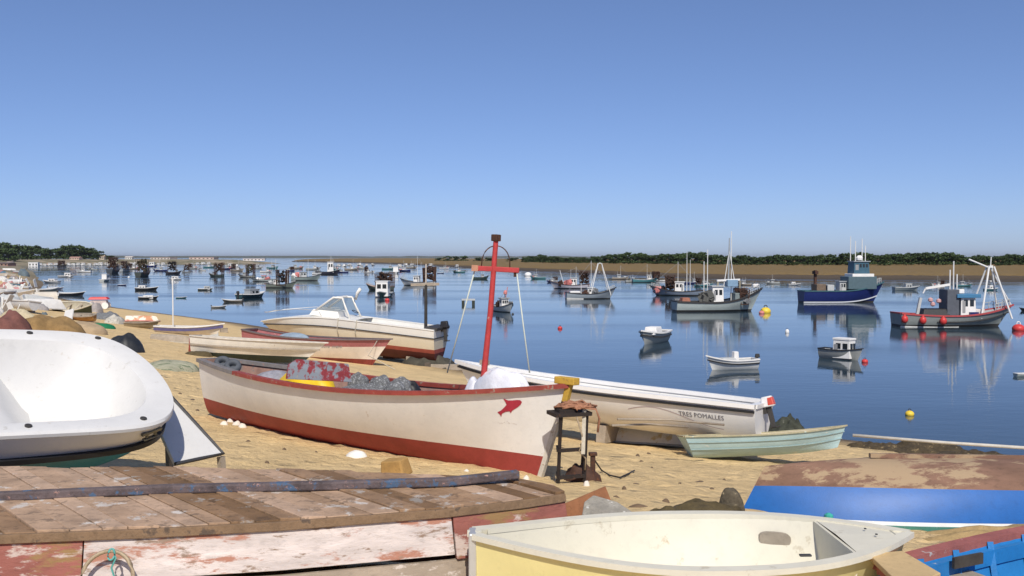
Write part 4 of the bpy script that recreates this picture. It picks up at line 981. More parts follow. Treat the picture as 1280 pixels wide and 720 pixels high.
for t_ in (.50, .40):
    a = H.pt(t_, 1, 1) + Vector((0, .06, .04)); MB().tube([a, H.pt(t_ + .02, .7, 1) + Vector((0, .05, 0)), H.pt(t_ + .025, .42, 1) + Vector((0, .06, 0))], .022, 6).build('hanging_rope', ROPE, r, smooth=True)
for k, (t_, s_) in enumerate(((.15, 1), (.6, 1), (.15, -1), (.6, -1))):
    p = H.pt(t_, .12, s_); MB().box((p.x, p.y * .8, p.z / 2 - .1), (.3, .25, max(.15, p.z + .35))).build('chock', OLDW, r)
# pole with a crossbar behind it
p = aty(532, 410, 50); g = ground(p.x, 50); top = aty(532, 330, 50); r = root('net_post', (p.x, 50, g - .2), 10, 0, 0, 'dark post with pale top and crossbar standing behind the cabin cruiser', 'post')
hh = top.z - g; mid_h = aty(532, 351, 50).z - g
MB().tube([(0, 0, 0), (.02, 0, mid_h)], [.09, .075], 8).build('post', mat((.05, .045, .04), .9, .3, 5, name='tarred post'), r)
MB().tube([(.02, 0, mid_h), (.03, 0, hh + .2)], .04, 8).build('upper_pole', mat((.5, .45, .4), .8, .2, 5, name='pale pole top'), r)
MB().bar((-.75, 0, mid_h), (.7, 0, mid_h + .03), .1, .14).build('crossbar', OLDW, r)
lump('net_heap', (p.x + .1, 49.6, g - .05), 2.6, 1.6, .75, mat((.07, .065, .05), .95, .4, 3, .8, 10, name='dark net'), 'dark net heap at the foot of the post behind the cabin cruiser', 'net', 110, 0, rough=.45, freq=3)

# white boat with faded red inside, bow right
pb = hit(455, 456); d_ = pb.y; st_ = aty(303, 452, d_ + 2.2)
hdv = pb - st_; hd = math.degrees(math.atan2(hdv.y, hdv.x)); Lb = math.hypot(hdv.x, hdv.y) + 1.05
H = Hull(Lb, 1.9, 1.22, tr=.7, tm=.45, pw=2.3, bow=.12, stern=.26, rake=.95, n=2.3, nb=1.2, fl=.74, rk=.05)
mid = (pb + st_) / 2; r = root('white_fishing_boat', (mid.x + .75, mid.y, min(ground(mid.x, mid.y), pb.z) - .05), hd, -2, -1, 'white fishing boat with faded red upper strake and red bottom, bow to the right', 'boat')
PKS = mat((.40, .14, .14), .65, .2, 4, chip=(.5, .33, .3), camt=.36, csc=5, name='faded red strake')
H.skin('bottom', mat((.24, .045, .03), .65, .25, 4, name='rust red bottom'), r, 0, ('z', .33)); H.skin('hull', mat((.76, .68, .58), .5, .12, 2.5, chip=(.55, .42, .3), camt=.34, csc=3, name='stained white hull'), r, ('z', .33), .70); H.skin('upper_strake', PKS, r, .70, 1., nv=3)
ti = H.thi(.06); H.skin('inner_lining', PKS, r, ('z', .35), .99, nv=4, off=.05, thi=ti); H.level('floor', OLDW, r, .35, .055, .02, ti)
H.gunwale('gunwale', mat((.16, .13, .13), .7, .2, 5, name='dark rail'), r, .09, .05, .06)
for t_ in (.25, .55): H.thwart(OLDW, r, t_, .25, .8, off=.05)
vs, fs = worn_row(11, .09, .12, (5,), 8)
kind(H.decal('worn_marks', vs, fs, mat((.35, .33, .33), .6, .1, 6, name='faded name'), r, .60, .80, -1, .006, 1), 'stuff')
b = MB().tube([H.pt(.93, .97, -1), H.pt(.90, .5, -1) + Vector((.4, -.5, -.1)), Vector((Lb * .5 + .8, -1.2, .05))], .02, 6).build('mooring_rope', ROPE, r, smooth=True)
lump('tarpaulin', Matrix.LocRotScale(r.location, r.rotation_quaternion, None) @ (H.pt(.3, 1, .3) + Vector((0, 0, -.1))), 1.7, .6, .24, mat((.26, .33, .40), .8, .2, 4, .3, 12, name='blue grey tarpaulin'), 'blue grey tarpaulin folded on the rail of the white fishing boat', 'tarpaulin', 111, hd, rough=.3)

# white boat with dark bottom, in front of it
pa = hit(262, 447); pe = hit(385, 451); hd = -9; pm = hit(318, 452); pa = pm; pe = pm; d_ = pa.y
H = Hull(5.5, 1.6, .90, tr=.62, tm=.45, pw=2.2, bow=.02, stern=.05, rake=.95, n=2.2, nb=1.2, fl=.72, rk=.08)
mid = (pa + pe) / 2; r = root('slim_white_boat', (mid.x + .2, mid.y, ground(mid.x, mid.y) - .02), hd, -4, -2, 'slim white boat with dark green bottom and red rudder, bow to the right', 'boat')
open_boat(r, H, mat((.76, .72, .64), .5, .1, 3, chip=(.52, .45, .35), camt=.34, csc=4, name='aged white'), INB, mat((.62, .57, .5), .7, .2, 6, name='pale rail'), bottom=mat((.035, .05, .04), .7, .3, 4, chip=(.12, .13, .11), camt=.36, name='dark green bottom'), bz=.30, th=.04, floor=.2, thwarts=(.25, .55, .75), m_thw=OLDW, stripe=(OLDW, .66, .03, .06))
p = H.pt(0, .6); MB().box((p.x - .14, 0, .44), (.22, .05, .75)).build('rudder', mat((.26, .05, .03), .7, .25, 5, name='red rudder'), r)
lump('weed_heap', hit(246, 444), 1.2, .7, .22, WEED, 'brown weed heap at the red rudder of the slim white boat', 'weed', 112, 0, rough=.4)

# boats and gear along the left part of the beach
def beach_boat(name, px, py, wpx, hd, label, m_out, m_in, m_rail, ratio=.33, dr=.16, roll=0, up_=False, bottom=None, lift=0, tr=.65, stripe=None, thw=(.3, .6), cat='boat', pitch=0, grd=None):
    p = hit(px, grd or py); a = R(hd); L = wpx * p.y / F / (abs(math.cos(a)) + ratio * abs(math.sin(a)))
    H = Hull(L, L * ratio, L * dr, tr=tr, tm=.43, pw=2.3, bow=L * .05, stern=L * .01, rake=L * .1, n=2.4, nb=1.4, fl=.75, rk=L * .03)
    g = ground(p.x, p.y + .2); r = root(name, (p.x, p.y + .2, g + (L * dr * 1.02 if up_ else -.03) + lift), hd, roll + (180 if up_ else 0), pitch, label, cat)
    open_boat(r, H, m_out, m_in, m_rail, bottom, L * dr * .4 if bottom else None, th=.03, floor=L * .03, thwarts=thw, m_thw=OLDW, rail=(.05, .04, .05), stripe=stripe, nt=20)
    return r, H, L
r, H, L = beach_boat('long_white_boat', 236, 419, 92, -8, 'long white boat with purple stripe and thin white mast near the water', mat((.74, .68, .58), .6, .15, 3, name='cream white'), INB, WHITE, .24, .13, 0, False, stripe=(mat((.10, .09, .2), .6, .2, 4, name='purple stripe'), .8, .03, .14))
p_ = aty(213, 355, 60); MB().tube([(-L * .25, 0, .1), (-L * .25, 0, 3.1)], .035, 6).build('mast', MASTW, r)
beach_boat('old_canoe', 214, 427, 62, -14, 'old grey and cream narrow canoe lying upside down on the sand', OLDW, OLDW, mat((.55, .5, .4), .8, .2, 5, name='old rim'), .26, .14, 8, True, lift=.0)
beach_boat('wooden_boat', 176, 410, 44, 12, 'brown wooden boat under the orange and white upturned one', mat((.30, .24, .15), .8, .25, 4, name='brown wood'), OLDW, OLDW, .36, .2, 0, False)
beach_boat('orange_boat', 177, 396, 42, 8, 'orange and white boat lying upside down near the shore', mat((.62, .30, .16), .7, .2, 3, chip=(.78, .7, .58), camt=.52, csc=1.4, name='orange and white'), OLDW, PINK, .36, .16, 0, True, lift=.40, grd=410)
beach_boat('green_boat', 95, 392, 66, -22, 'dark green and cream boat tipped on its side among the gear on the left', mat((.06, .08, .06), .7, .25, 4, name='dark green hull'), mat((.6, .55, .42), .7, .2, 4, name='cream inside'), mat((.66, .6, .46), .7, .2, 5, name='cream rail'), .34, .2, 30, False)
beach_boat('brown_boat', 100, 401, 40, 170, 'small orange brown boat right of the dark green tipped boat', mat((.40, .21, .07), .75, .25, 4, name='orange brown wood'), OLDW, OLDW, .4, .22, -12, False)
lump('green_tarpaulin', hit(124, 409), 1.5, 1.2, .26, mat((.012, .17, .07), .6, .12, 4, .2, 10, name='green tarpaulin'), 'bright green tarpaulin spread over gear on the left of the beach', 'tarpaulin', 120, 0, rough=.2)
lump('black_tarpaulin', hit(156, 438), 1.5, 1.2, .62, mat((.022, .025, .03), .5, .3, 5, .5, 8, name='black tarpaulin'), 'black tarpaulin covering a mound behind the tilted white hull', 'tarpaulin', 121, 0, rough=.3, n=30, freq=2.2)
lump('striped_net', hit(205, 461), 2.0, 1.5, .30, mat((.36, .35, .25), .9, .25, 4, .7, 14, chip=(.14, .17, .10), camt=.46, csc=7, stretch=(.35, 2.2, 1), name='striped net'), 'pale striped net spread flat on the sand behind the tilted white hull', 'net', 122, 24, rough=.3, n=32)
lump('brown_net_mound', hit(50, 416), 3.6, 2.2, .72, mat((.27, .17, .07), .95, .3, 3, .7, 10, name='brown net'), 'wide brown net mound behind the tilted white hull', 'net', 123, 0, rough=.5, n=34, freq=2.2)
lump('maroon_mound', hit(2, 417), 2.2, 2.0, .8, mat((.19, .08, .065), .95, .3, 3, .6, 10, name='maroon net'), 'maroon net mound at the left edge of the picture', 'net', 124, 0, rough=.45, n=30, freq=2)
lump('sand_mound', hit(95, 414), 2.6, 1.6, .45, mat((.42, .31, .19), .95, .2, 3, .5, 14, name='sandy heap'), 'sandy heap right of the wide brown net mound', 'sand heap', 125, 0, rough=.3)
for i, (px, py, w_, h_, m_, lb) in enumerate(((22, 398, 1.6, .5, mat((.52, .45, .30), .95, .25, 5, .6, 20, name='straw net'), 'straw coloured net heap above the brown mound'), (10, 385, 2.0, .8, LGREY, 'pale grey net heap at the left edge of the shore'), (130, 399, 2.2, .45, NETG, 'grey net heap right of the small orange brown boat'),
        (60, 404, 1.4, .35, LGREY, 'light grey bundle in front of the dark green tipped boat'), (143, 404, 1.3, .45, mat((.55, .52, .45), .95, .3, 8, .8, 16, chip=(.25, .22, .18), camt=.42, csc=9, name='mottled net'), 'mottled pale net heap beside the green tarpaulin'), (118, 390, 1.8, .7, mat((.36, .32, .30), .95, .3, 5, .6, 14, name='grey brown net'), 'grey brown net heap by the red topped buggy'))):
    lump('net_heap', hit(px, py), w_, w_ * .7, h_, m_, lb, 'net', 130 + i, i * 20, rough=.4, freq=2.8)
rgb = random.Random(21)
WB_ = mat((.70, .69, .66), .7, .15, 3, .2, rnd=.18, name='white board')
proto = MB().box((0, 0, .3), (.16, .04, .65), taper=(.8, 1)).build('fender_board', WB_, None, bevel=.01); first = True
for i in range(56):
    px = rgb.uniform(-6, 52); py = rgb.uniform(356, 396) - px * .12
    p = hit(px, py); s_ = rgb.uniform(.8, 1.5) * (p.y / 50) ** .5
    o = proto if first else proto.copy()
    if not first: COL.objects.link(o)
    first = False
    o.location = p - Vector((0, 0, .06)); o.rotation_euler = (rgb.uniform(-.5, .5), rgb.uniform(-.6, .6), rgb.uniform(0, 6.28)); o.scale = (s_ * rgb.uniform(.8, 2.2), s_, s_ * rgb.uniform(.7, 1.3))
    tag(o, 'whitish board sticking up out of the crowded gear on the left shore', 'board', 'boards in the gear on the left shore')
cols = [(.72, .70, .66), (.6, .6, .6), (.55, .13, .12), (.1, .2, .28), (.72, .70, .66), (.66, .6, .5), (.25, .2, .17), (.6, .3, .28)]
nm = ['white', 'pale grey', 'red', 'blue', 'chalk white', 'beige', 'brown', 'pink']
cnt_ = {}
for i in range(26):
    py = 338 + 52 * (i / 26) ** 1.1 + rgb.uniform(-1, 1); sh = 30 + (py - 338) * .9
    px = rgb.uniform(-8, max(8, sh - 6)); p = hit(px, py); k_ = i % 8
    L = rgb.uniform(3.6, 5.2); col_ = mat(cols[k_], .6, .15, 2, name=nm[k_] + ' hull')
    upd = i % 3 == 0
    H = Hull(L, L * .36, L * .15, tr=.65, tm=.43, pw=2.3, bow=L * .05, stern=0, rake=L * .1, rk=L * .03)
    near_ = ('behind', 'left of', 'among', 'right of')[i % 4]
    r = root('small_boat', (p.x, p.y, p.z + (L * .155 if upd else -.03)), rgb.uniform(-70, 70) + (180 if i % 2 else 0), (180 if upd else rgb.uniform(-14, 14)), 0, ('upturned ' if upd else 'upright ') + nm[k_] + ' dinghy drawn up among the crowded gear on the left shore', 'boat', 'boats drawn up on the left shore')
    lk = r['label']; cnt_[lk] = cnt_.get(lk, 0) + 1; r['label'] = lk.replace('among the crowded gear', ('far along', 'halfway along', 'at the near end of', 'right beside the gear at the near end of')[cnt_[lk] - 1]).replace('on the left shore', 'the left shore')
    open_boat(r, H, col_, LGREY, mat((.6, .58, .55), .6, .15, 3, name='rail paint'), th=.04, floor=.1, thwarts=(.4,), nt=14, rail=(.05, .04, .06))
junk = [(mat((.62, .6, .56), .9, .3, 4, .6, 12, name='pale heap'), 'pale'), (mat((.35, .33, .33), .9, .3, 4, .6, 12, name='grey heap'), 'grey'), (mat((.45, .2, .18), .9, .3, 4, .6, 12, name='red heap'), 'reddish'), (mat((.13, .17, .19), .9, .3, 4, .6, 12, name='blue heap'), 'dark blue'), (mat((.4, .3, .2), .9, .3, 4, .6, 12, name='tan heap'), 'tan')]
for i in range(40):
    py = rgb.uniform(340, 400); px = rgb.uniform(-10, 26 + (py - 338) * .75); m_, nm_ = junk[i % 5]; p = hit(px, py); w_ = rgb.uniform(8, 17) * p.y / F
    lump('gear_heap', p, w_, w_ * .7, w_ * rgb.uniform(.3, .6), m_, nm_ + ' heap of fishing gear in the clutter along the left shore', 'gear heap', 200 + i, rgb.uniform(0, 180), nm_ + ' gear heaps on the left shore', rough=.4, freq=2.2, n=16)
# red topped beach buggy cart by the water
p = hit(124, 386); r = root('tractor_cart', (p.x, p.y, p.z), 10, 0, 0, 'small cart with a red top and white wheels by the water', 'cart')
MB().box((0, 0, .55), (1.5, .9, .4), taper=(.9, .9)).build('body', mat((.5, .42, .4), .7, .2, 4, name='cart body'), r, bevel=.03)
MB().box((0, 0, .95), (1.7, 1.0, .22), taper=(.8, .8)).build('top', BUOYR, r, bevel=.04)
for x in (-.6, .6):
    for y in (-.5, .5): MB().add([(x + .3 * math.cos(a), y + yy, .3 + .3 * math.sin(a)) for yy in (-.08, .08) for a in np.linspace(0, 2 * math.pi, 13)[:-1]], [tuple(range(12))[::-1], tuple(range(12, 24))] + [(i, (i + 1) % 12, 12 + (i + 1) % 12, 12 + i) for i in range(12)]).build('wheel', BUOYW, r)
p = hit(87, 405); o = MB().box((0, 0, .35), (.55, .06, .8), Matrix.Rotation(R(-25), 3, 'X')).build('leaning_hatch', GEL, None); o.location = p; o.rotation_euler = (0, R(-12), R(-20)); tag(o, 'small white hatch cover leaning in front of the orange brown boat', 'hatch')
p = hit(282, 398); lump('rock', p, 1.4, 1.0, .3, mat((.2, .13, .09), .9, .3, 4, .5, name='brown rock'), 'low brown rock at the water behind the long white boat', 'rock', 140)
for i, (px, py, w_) in enumerate(((247, 418, 14), (268, 420, 10), (280, 416, 9))):
    p = hit(px, py); s_ = w_ * p.y / F; o = MB().box((0, 0, s_ * .3), (s_, s_ * .6, s_ * .6), taper=(.92, .92)).box((0, 0, s_ * .62), (s_ * 1.04, s_ * .64, s_ * .06)).build('fish_crate', (WHITE, LGREY, OLDW)[i], None, bevel=.02); o.location = p; o.rotation_euler = (0, 0, .3 * i)
    tag(o, ('white crate by the end of the long white boat', 'pale grey crate behind the slim white boat', 'wooden crate behind the slim white boat')[i], 'crate')
p = hit(510, 452); r = root('stern_trolley', p, -5, 0, 0, 'low timber trolley on the sand right of the cabin cruiser', 'trolley')
MB().box((0, 0, .25), (2.6, .5, .16)).build('beam', mat((.38, .17, .1), .8, .2, 4, name='reddish beam'), r, bevel=.02)
for x in (-.9, .9): MB().box((x, 0, .07), (.25, .9, .22)).build('sleeper', OLDW, r)
p = hit(565, 462); r = root('timber_beam', p, -6, 0, 0, 'pale weathered beam lying at the water behind the red mast', 'beam')
MB().box((0, 0, .12), (2.6, .32, .3), taper=(.98, .85)).build('beam', OLDW, r, bevel=.03); MB().box((-1.2, -.02, .16), (.3, .38, .4)).build('beam_head', mat((.12, .1, .08), .8, .3, 5, name='dark fitting'), r)

# ------------------------------------------------------------------ boats afloat
def on_water(px, py, wpx, hd, ratio):
    p = onz(px, py); a = R(hd); return p, wpx * p.y / F / (abs(math.cos(a)) + ratio * abs(math.sin(a)))
def panes(r, boxes, m=GLASS):
    for c, d in boxes: MB().box(c, d).build('window', m, r)
def dredge(r, x, z, w, l, h, m=NETB):
    """tall rack of rakes and nets carried at the stern"""
    e = bpy.data.objects.new('dredge_rack', None); COL.objects.link(e); e.parent = r; e.location = (x, 0, z)
    b = MB()
    for i in range(6):
        yy = -w / 2 + w * i / 5
        b.bar((-l / 2, yy, 0), (-l / 2 - .1, yy, h), .09); b.bar((l / 2, yy, 0), (l / 2 + .15, yy, h * .95), .09)
    for k in range(4): b.bar((-l / 2, -w / 2, h * k / 3), (-l / 2, w / 2, h * k / 3), .08); b.bar((l / 2, -w / 2, h * k / 3), (l / 2, w / 2, h * k / 3), .08); b.bar((-l / 2, -w / 2, h * k / 3), (l / 2, -w / 2, h * k / 3), .08)
    b.build('frame', RUST, e)
    rg_ = random.Random(int(abs(x * 100) + w * 77)); b = MB()
    for i in range(64):
        c = Vector((rg_.uniform(-.45, .45) * l, rg_.uniform(-.45, .45) * w, h * rg_.uniform(.22, .95))); s_ = rg_.uniform(.2, .34) * max(l, w, .6 * h) * .6
        q = Euler((rg_.random() * 3, rg_.random() * 3, rg_.random() * 3)).to_matrix(); b.box(c, (s_, s_ * .8, s_ * 1.1), q, (.7, .7))
    kind(b.build('hung_net', m, e), 'stuff')
def wheelhouse(r, x, z, l, w, h, m_wall, m_roof, nfront=3, nside=2, roof_over=.12):
    e = bpy.data.objects.new('wheelhouse', None); COL.objects.link(e); e.parent = r; e.location = (x, 0, z)
    MB().box((0, 0, h / 2), (l, w, h), taper=(.92, .92)).build('wall', m_wall, e, bevel=.02)
    MB().box((0, 0, h + .06), (l * .95 + roof_over * 2, w * .95 + roof_over * 2, .12)).build('roof', m_roof, e, bevel=.02)
    for i in range(nfront):
        y = -w / 2 * .86 + w * .86 * (i + .5) / nfront; MB().box((l * .465 + .01, y, h * .68), (.06, w * .86 / nfront * .72, h * .30)).build('window', GLASS, e)
    for s_ in (-1, 1):
        for i in range(nside):
            xx = -l * .36 + l * .78 * (i + .5) / nside; MB().box((xx, s_ * (w * .467), h * .68), (l * .78 / nside * .66, .06, h * .30)).build('window', GLASS, e)
        MB().box((-l * .30, s_ * w * .475, h * .42), (l * .2, .05, h * .7)).build('door', mat((.3, .3, .3), .6, .1, 3, name='grey door'), e)
    return e
def rails(r, H, L, u, t0, t1, h_=.8, m=MASTW, n=6):
    for s_ in (-1, 1):
        b = MB(); P_ = [H.pt(t0 + (t1 - t0) * i / n, 1, s_, .1 * u) for i in range(n + 1)]
        for q in P_: b.bar(q, q + Vector((0, 0, h_ * u)), .05 * u)
        for a, c in zip(P_, P_[1:]): b.bar(a + Vector((0, 0, h_ * u)), c + Vector((0, 0, h_ * u)), .05 * u); b.bar(a + Vector((0, 0, h_ * u * .5)), c + Vector((0, 0, h_ * u * .5)), .035 * u)
        b.build('guard_rail', m, r)

def trawler(px, py, wpx, hd, label, hull, boot=DARK, rail=DARK, deckc=GREY, house=WHITE, roof=None, hx=.05, hw=.55, hl=.17, hh=None, aframe=None, rack=None, mast=None, boom=None, extra=None, ratio=.31, D=.17, bow=.11, stern=.03, name='trawler', group=None, tr=.75, nets=None, Lfix=None, ratio_rk=.05):
    p, L = on_water(px, py, wpx, hd, ratio); L = Lfix or L; u = L / 11
    H = Hull(L, L * ratio, L * D, tr=tr, tm=.42, pw=2.4, bow=L * bow, stern=L * stern, rake=L * .13, n=2.6, nb=1.35, fl=.82, rk=L * ratio_rk, z0=-L * .055)
    yo = p.y + (L * ratio * .35 * abs(math.cos(R(hd))) + L * .35 * abs(math.sin(R(hd))))
    r = root(name, (p.x * yo / p.y, yo, 0), hd, 0, 0, label, 'boat', group); r['L'] = 0; del r['L']
    nt = 26 if wpx > 50 else 16
    H.skin('bottom', boot, r, 0, ('z', .02 * L), nt=nt, nv=5); H.skin('hull', hull, r, ('z', .02 * L), 1., nt=nt, nv=6)
    H.gunwale('rail', rail, r, .16 * u, .05 * u, .14 * u, nt=nt)
    zd = -L * .055 + L * D - .35 * u; H.level('deck', deckc, r, zd, .1 * u, .02, .9, nt)
    H.skin('bulwark_inside', deckc, r, ('z', zd), .99, nt=nt, nv=2, off=.1 * u, thi=H.thi(.14 * u))
    hh = (hh or 2.1) * u; w = hw * L * ratio; l_ = hl * L; xh = hx * L
    wheelhouse(r, xh, zd, l_, w, hh, house, roof or house)
    zr = zd + hh + .12 * u
    if mast:
        for (mx, mz, mr_) in mast: MB().tube([(mx * L, .15 * u, zd), (mx * L, .1 * u, mz * L)], [mr_ * u * 1.3, mr_ * u * .7], 7).build('mast', MASTW, r)
    if not mast and not aframe and wpx < 60:
        mast = ((hx - .06, .42 + .3 * ((int(px) * 7) % 10) / 10, .045), (hx + .07, .36 + .2 * ((int(px) * 3) % 10) / 10, .035))
        for (mx, mz, mr_) in mast: MB().tube([(mx * L, .15 * u, zd), (mx * L, .1 * u, mz * L)], [mr_ * u * 1.3, mr_ * u * .7], 7).build('mast', MASTW, r)
    if mast:
        mx, mz, _ = mast[0]
        for t_ in (0.02, .97):
            q = H.pt(t_, 1, 0); MB().tube([(mx * L, .1 * u, mz * L * .96), ((mx * L + q.x) / 2, .05 * u, (mz * L + q.z) / 2 - .15 * u), q], .022 * u, 5).build('rigging_wire', GREY, r)
    if wpx > 30: rails(r, H, L, u, .8, .96, .6, LGREY, 5)
    if aframe:
        ax, ah, am, sp = aframe; w2 = L * ratio * .36; x = ax * L; h_ = ah * L
        for s_ in (-1, 1):
            for dx in (-sp, sp): MB().tube([(x + dx * L, s_ * w2, zd), (x + dx * L * .16, s_ * w2 * .16, h_)], .085 * u, 7).build('gantry_leg', am, r)
        MB().bar((x - .02 * L, -w2 * .45, zd + (h_ - zd) * .72), (x - .02 * L, w2 * .45, zd + (h_ - zd) * .72), .12 * u).build('gantry_crossbar', am, r)
        MB().box((x, 0, h_), (.3 * u, .4 * u, .22 * u)).build('gantry_head', am, r)
    if boom:
        for (a, c, m_) in boom: MB().tube([Vector(a) * L, Vector(c) * L], .075 * u, 7).build('boom', m_, r)
    if rack: dredge(r, rack[0] * L, zd, rack[1] * L, rack[2] * L, rack[3] * L, rack[4] if len(rack) > 4 else NETB)
    if nets:
        for i, (nx_, nh, nm_) in enumerate(nets):
            b = MB(); rg_ = random.Random(i + int(wpx))
            for k in range(12):
                c = Vector((nx_ * L + rg_.uniform(-.05, .05) * L, rg_.uniform(-.09, .09) * L, zd + nh * L * rg_.uniform(.2, .8))); s_ = nh * L * rg_.uniform(.5, .9)
                b.box(c, (s_, s_, s_ * .8), Euler((rg_.random() * 3, rg_.random() * 3, rg_.random() * 3)).to_matrix(), (.7, .7))
            kind(b.build('net_heap', nm_, r), 'stuff')
    if extra: extra(r, H, L, u, zd, zr)
    return r
# grey trawler with red rail, right
GRH = mat((.25, .275, .265), .5, .15, 2.5, .1, chip=(.32, .33, .30), camt=.33, csc=3, name='grey green hull', stretch=(.4, 1, 1))
def ex1(r, H, L, u, zd, zr):
    for t_, s_ in ((.02, -1), (.17, -1), (.34, -1), (.05, 1), (.3, 1)):
        q = H.pt(t_, .72, s_); e = MB().lathe([(.05, -.38), (.22, -.3), (.3, -.12), (.3, .08), (.2, .26), (.07, .34), (.07, .42)], n=12)
        o = e.build('fender', BUOYR, r, smooth=True); o.location = q + Vector((0, s_ * .18 * u, 0)); o.scale = (u,) * 3
    H.gunwale('white_band', mat((.55, .56, .54), .6, .15, 3, name='white band'), r, 0, .03 * u, .16 * u, v=.38, t1=.52, transom=False)
    H.gunwale('belting', DARK, r, 0, .05 * u, .1 * u, v=.66, transom=False, t0=.3)
    MB().box((.075 * L, 0, zr - .15 * u), (.20 * L, .62 * L * .31, .34 * u)).build('sun_visor', mat((.06, .20, .36), .5, .12, 3, name='blue visor'), r, bevel=.03)
    MB().box((-.05 * L, 0, zd + 1.35 * u), (.10 * L, .5 * L * .31, 2.6 * u)).build('funnel_casing', mat((.10, .11, .13), .6, .2, 3, name='dark casing'), r, bevel=.04)
    for x, h_ in ((-.03, 5.2), (.0, 6.0), (.03, 4.8)): MB().tube([(x * L, .3 * u, zr), (x * L, .3 * u, h_ * u)], .06 * u, 6).build('antenna', MASTW, r)
    MB().box((.04 * L, -.2 * u, zr + .25 * u), (.5 * u, .5 * u, .4 * u)).build('radar', WHITE, r, bevel=.06)
    MB().bar((-.05 * L, -.1 * u, zd + 3.1 * u), (-.26 * L, -.2 * u, zd + 2.75 * u), .22 * u, .2 * u).bar((-.26 * L, -.2 * u, zd + 2.75 * u), (-.28 * L, -.2 * u, zd + 2.3 * u), .1 * u).build('crane_boom', WHITE, r)
    MB().bar((-.33 * L, -.2 * u, zd + .2 * u), (-.30 * L, -.2 * u, zd + 1.9 * u), .24 * u).build('crane_post', LGREY, r)
    MB().box((-.19 * L, 0, zd + .55 * u), (.24 * L, 1.9 * u, .7 * u), taper=(.8, .7)).build('dark_tarpaulin', BLACK, r, bevel=.08)
    for x, z in ((-.22, 1.7), (-.2, 1.3), (-.15, 1.6)): MB().lathe([(.05, -.2), (.2, -.1), (.2, .1), (.05, .2)], (x * L, -.3 * u, zd + z * u), 10).build('hanging_float', mat((.62, .36, .34), .6, .2, 5, name='pink float'), r)
    MB().box((.17 * L, -.2 * u, zd + .45 * u), (1.1 * u, 1.2 * u, .8 * u)).build('deck_locker', mat((.66, .6, .56), .6, .15, 3, name='pale locker'), r, bevel=.05)
    MB().box((.12 * L, -.95 * u, zd + .35 * u), (.8 * u, .3 * u, .5 * u)).build('blue_box', NAVY, r)
    pts = [(-.0 + .34 * L, .2 * u, .52 * L)]
    MB().tube([(.30 * L, 0, .485 * L), (.12 * L, .1 * u, .56 * L)], .08 * u, 7).build('spar', MASTW, r)
    MB().tube([(.30 * L, 0, .49 * L), (.485 * L, 0, .17 * L)], .06 * u, 6).build('forestay', MASTW, r)
    MB().tube([(.30 * L, 0, .49 * L), (.305 * L, 0, .58 * L)], .05 * u, 6).build('light_pole', MASTW, r)
trawler(1193, 409, 153, 2, 'grey trawler with red rail, blue wheelhouse visor and white gantry on the right', GRH, DARK, mat((.42, .07, .07), .6, .2, 5, name='red rail paint'), GREY, WHITE, GREY, hx=.08, hl=.13, hw=.5, aframe=(.30, .50, MASTW, .13), extra=ex1, D=.155, bow=.085, stern=.02)

# navy trawler
def ex2(r, H, L, u, zd, zr):
    MB().box((.19 * L, 0, zd + 1.3 * u), (.34 * L, .78 * L * .29, 1.6 * u)).build('shelter_deck', mat((.09, .14, .16), .5, .15, 3, name='sea green shelter'), r, bevel=.05)
    MB().box((.2 * L, 0, zd + 2.2 * u), (.26 * L, .74 * L * .29, .5 * u)).build('white_coaming', WHITE, r, bevel=.05)
    e = wheelhouse(r, .19 * L, zd + 2.45 * u, .19 * L, .6 * L * .29, 1.5 * u, mat((.05, .12, .17), .5, .15, 3, name='blue wheelhouse'), GREY, 5, 4)
    for x, h_ in ((.10, 7.2), (.16, 6.6), (.24, 6.9), (.28, 6.0)): MB().tube([(x * L, .2 * u, zd + 3.9 * u), (x * L, .2 * u, zd + h_ * u)], .06 * u, 6).build('antenna', MASTW, r)
    MB().lathe([(.1, 0), (.4, .1), (.45, .4), (.2, .7)], (.2 * L, 0, zd + 4.1 * u), 10).build('radar', WHITE, r)
    MB().bar((-.33 * L, 0, zd), (-.33 * L, 0, zd + 2.9 * u), .3 * u).bar((-.33 * L, -.5 * u, zd + 2.6 * u), (-.33 * L, .5 * u, zd + 2.6 * u), .4 * u).build('stern_gantry', RUST, r)
    MB().box((-.29 * L, 0, zd + .6 * u), (1.2 * u, 1.8 * u, 1.1 * u)).build('winch', mat((.18, .13, .09), .8, .3, 5, name='winch brown'), r, bevel=.05)
    MB().box((-.17 * L, 0, zd + .55 * u), (.9 * u, 1.5 * u, 1.0 * u)).build('deck_box', LGREY, r, bevel=.05)
    H.gunwale('white_waterline', mat((.55, .57, .6), .5, .1, 3, name='waterline stripe'), r, 0, .015 * u, .14 * u, v=.36, transom=False)
trawler(1053, 379, 112, 6, 'navy blue steel trawler with high white and blue bridge', NAVY, DARK, mat((.05, .12, .14), .5, .15, 3, name='sea green rail'), GREY, LGREY, GREY, hx=-.02, hl=.08, hw=.4, hh=1.4, extra=ex2, D=.20, bow=.10, stern=.0, ratio=.29)

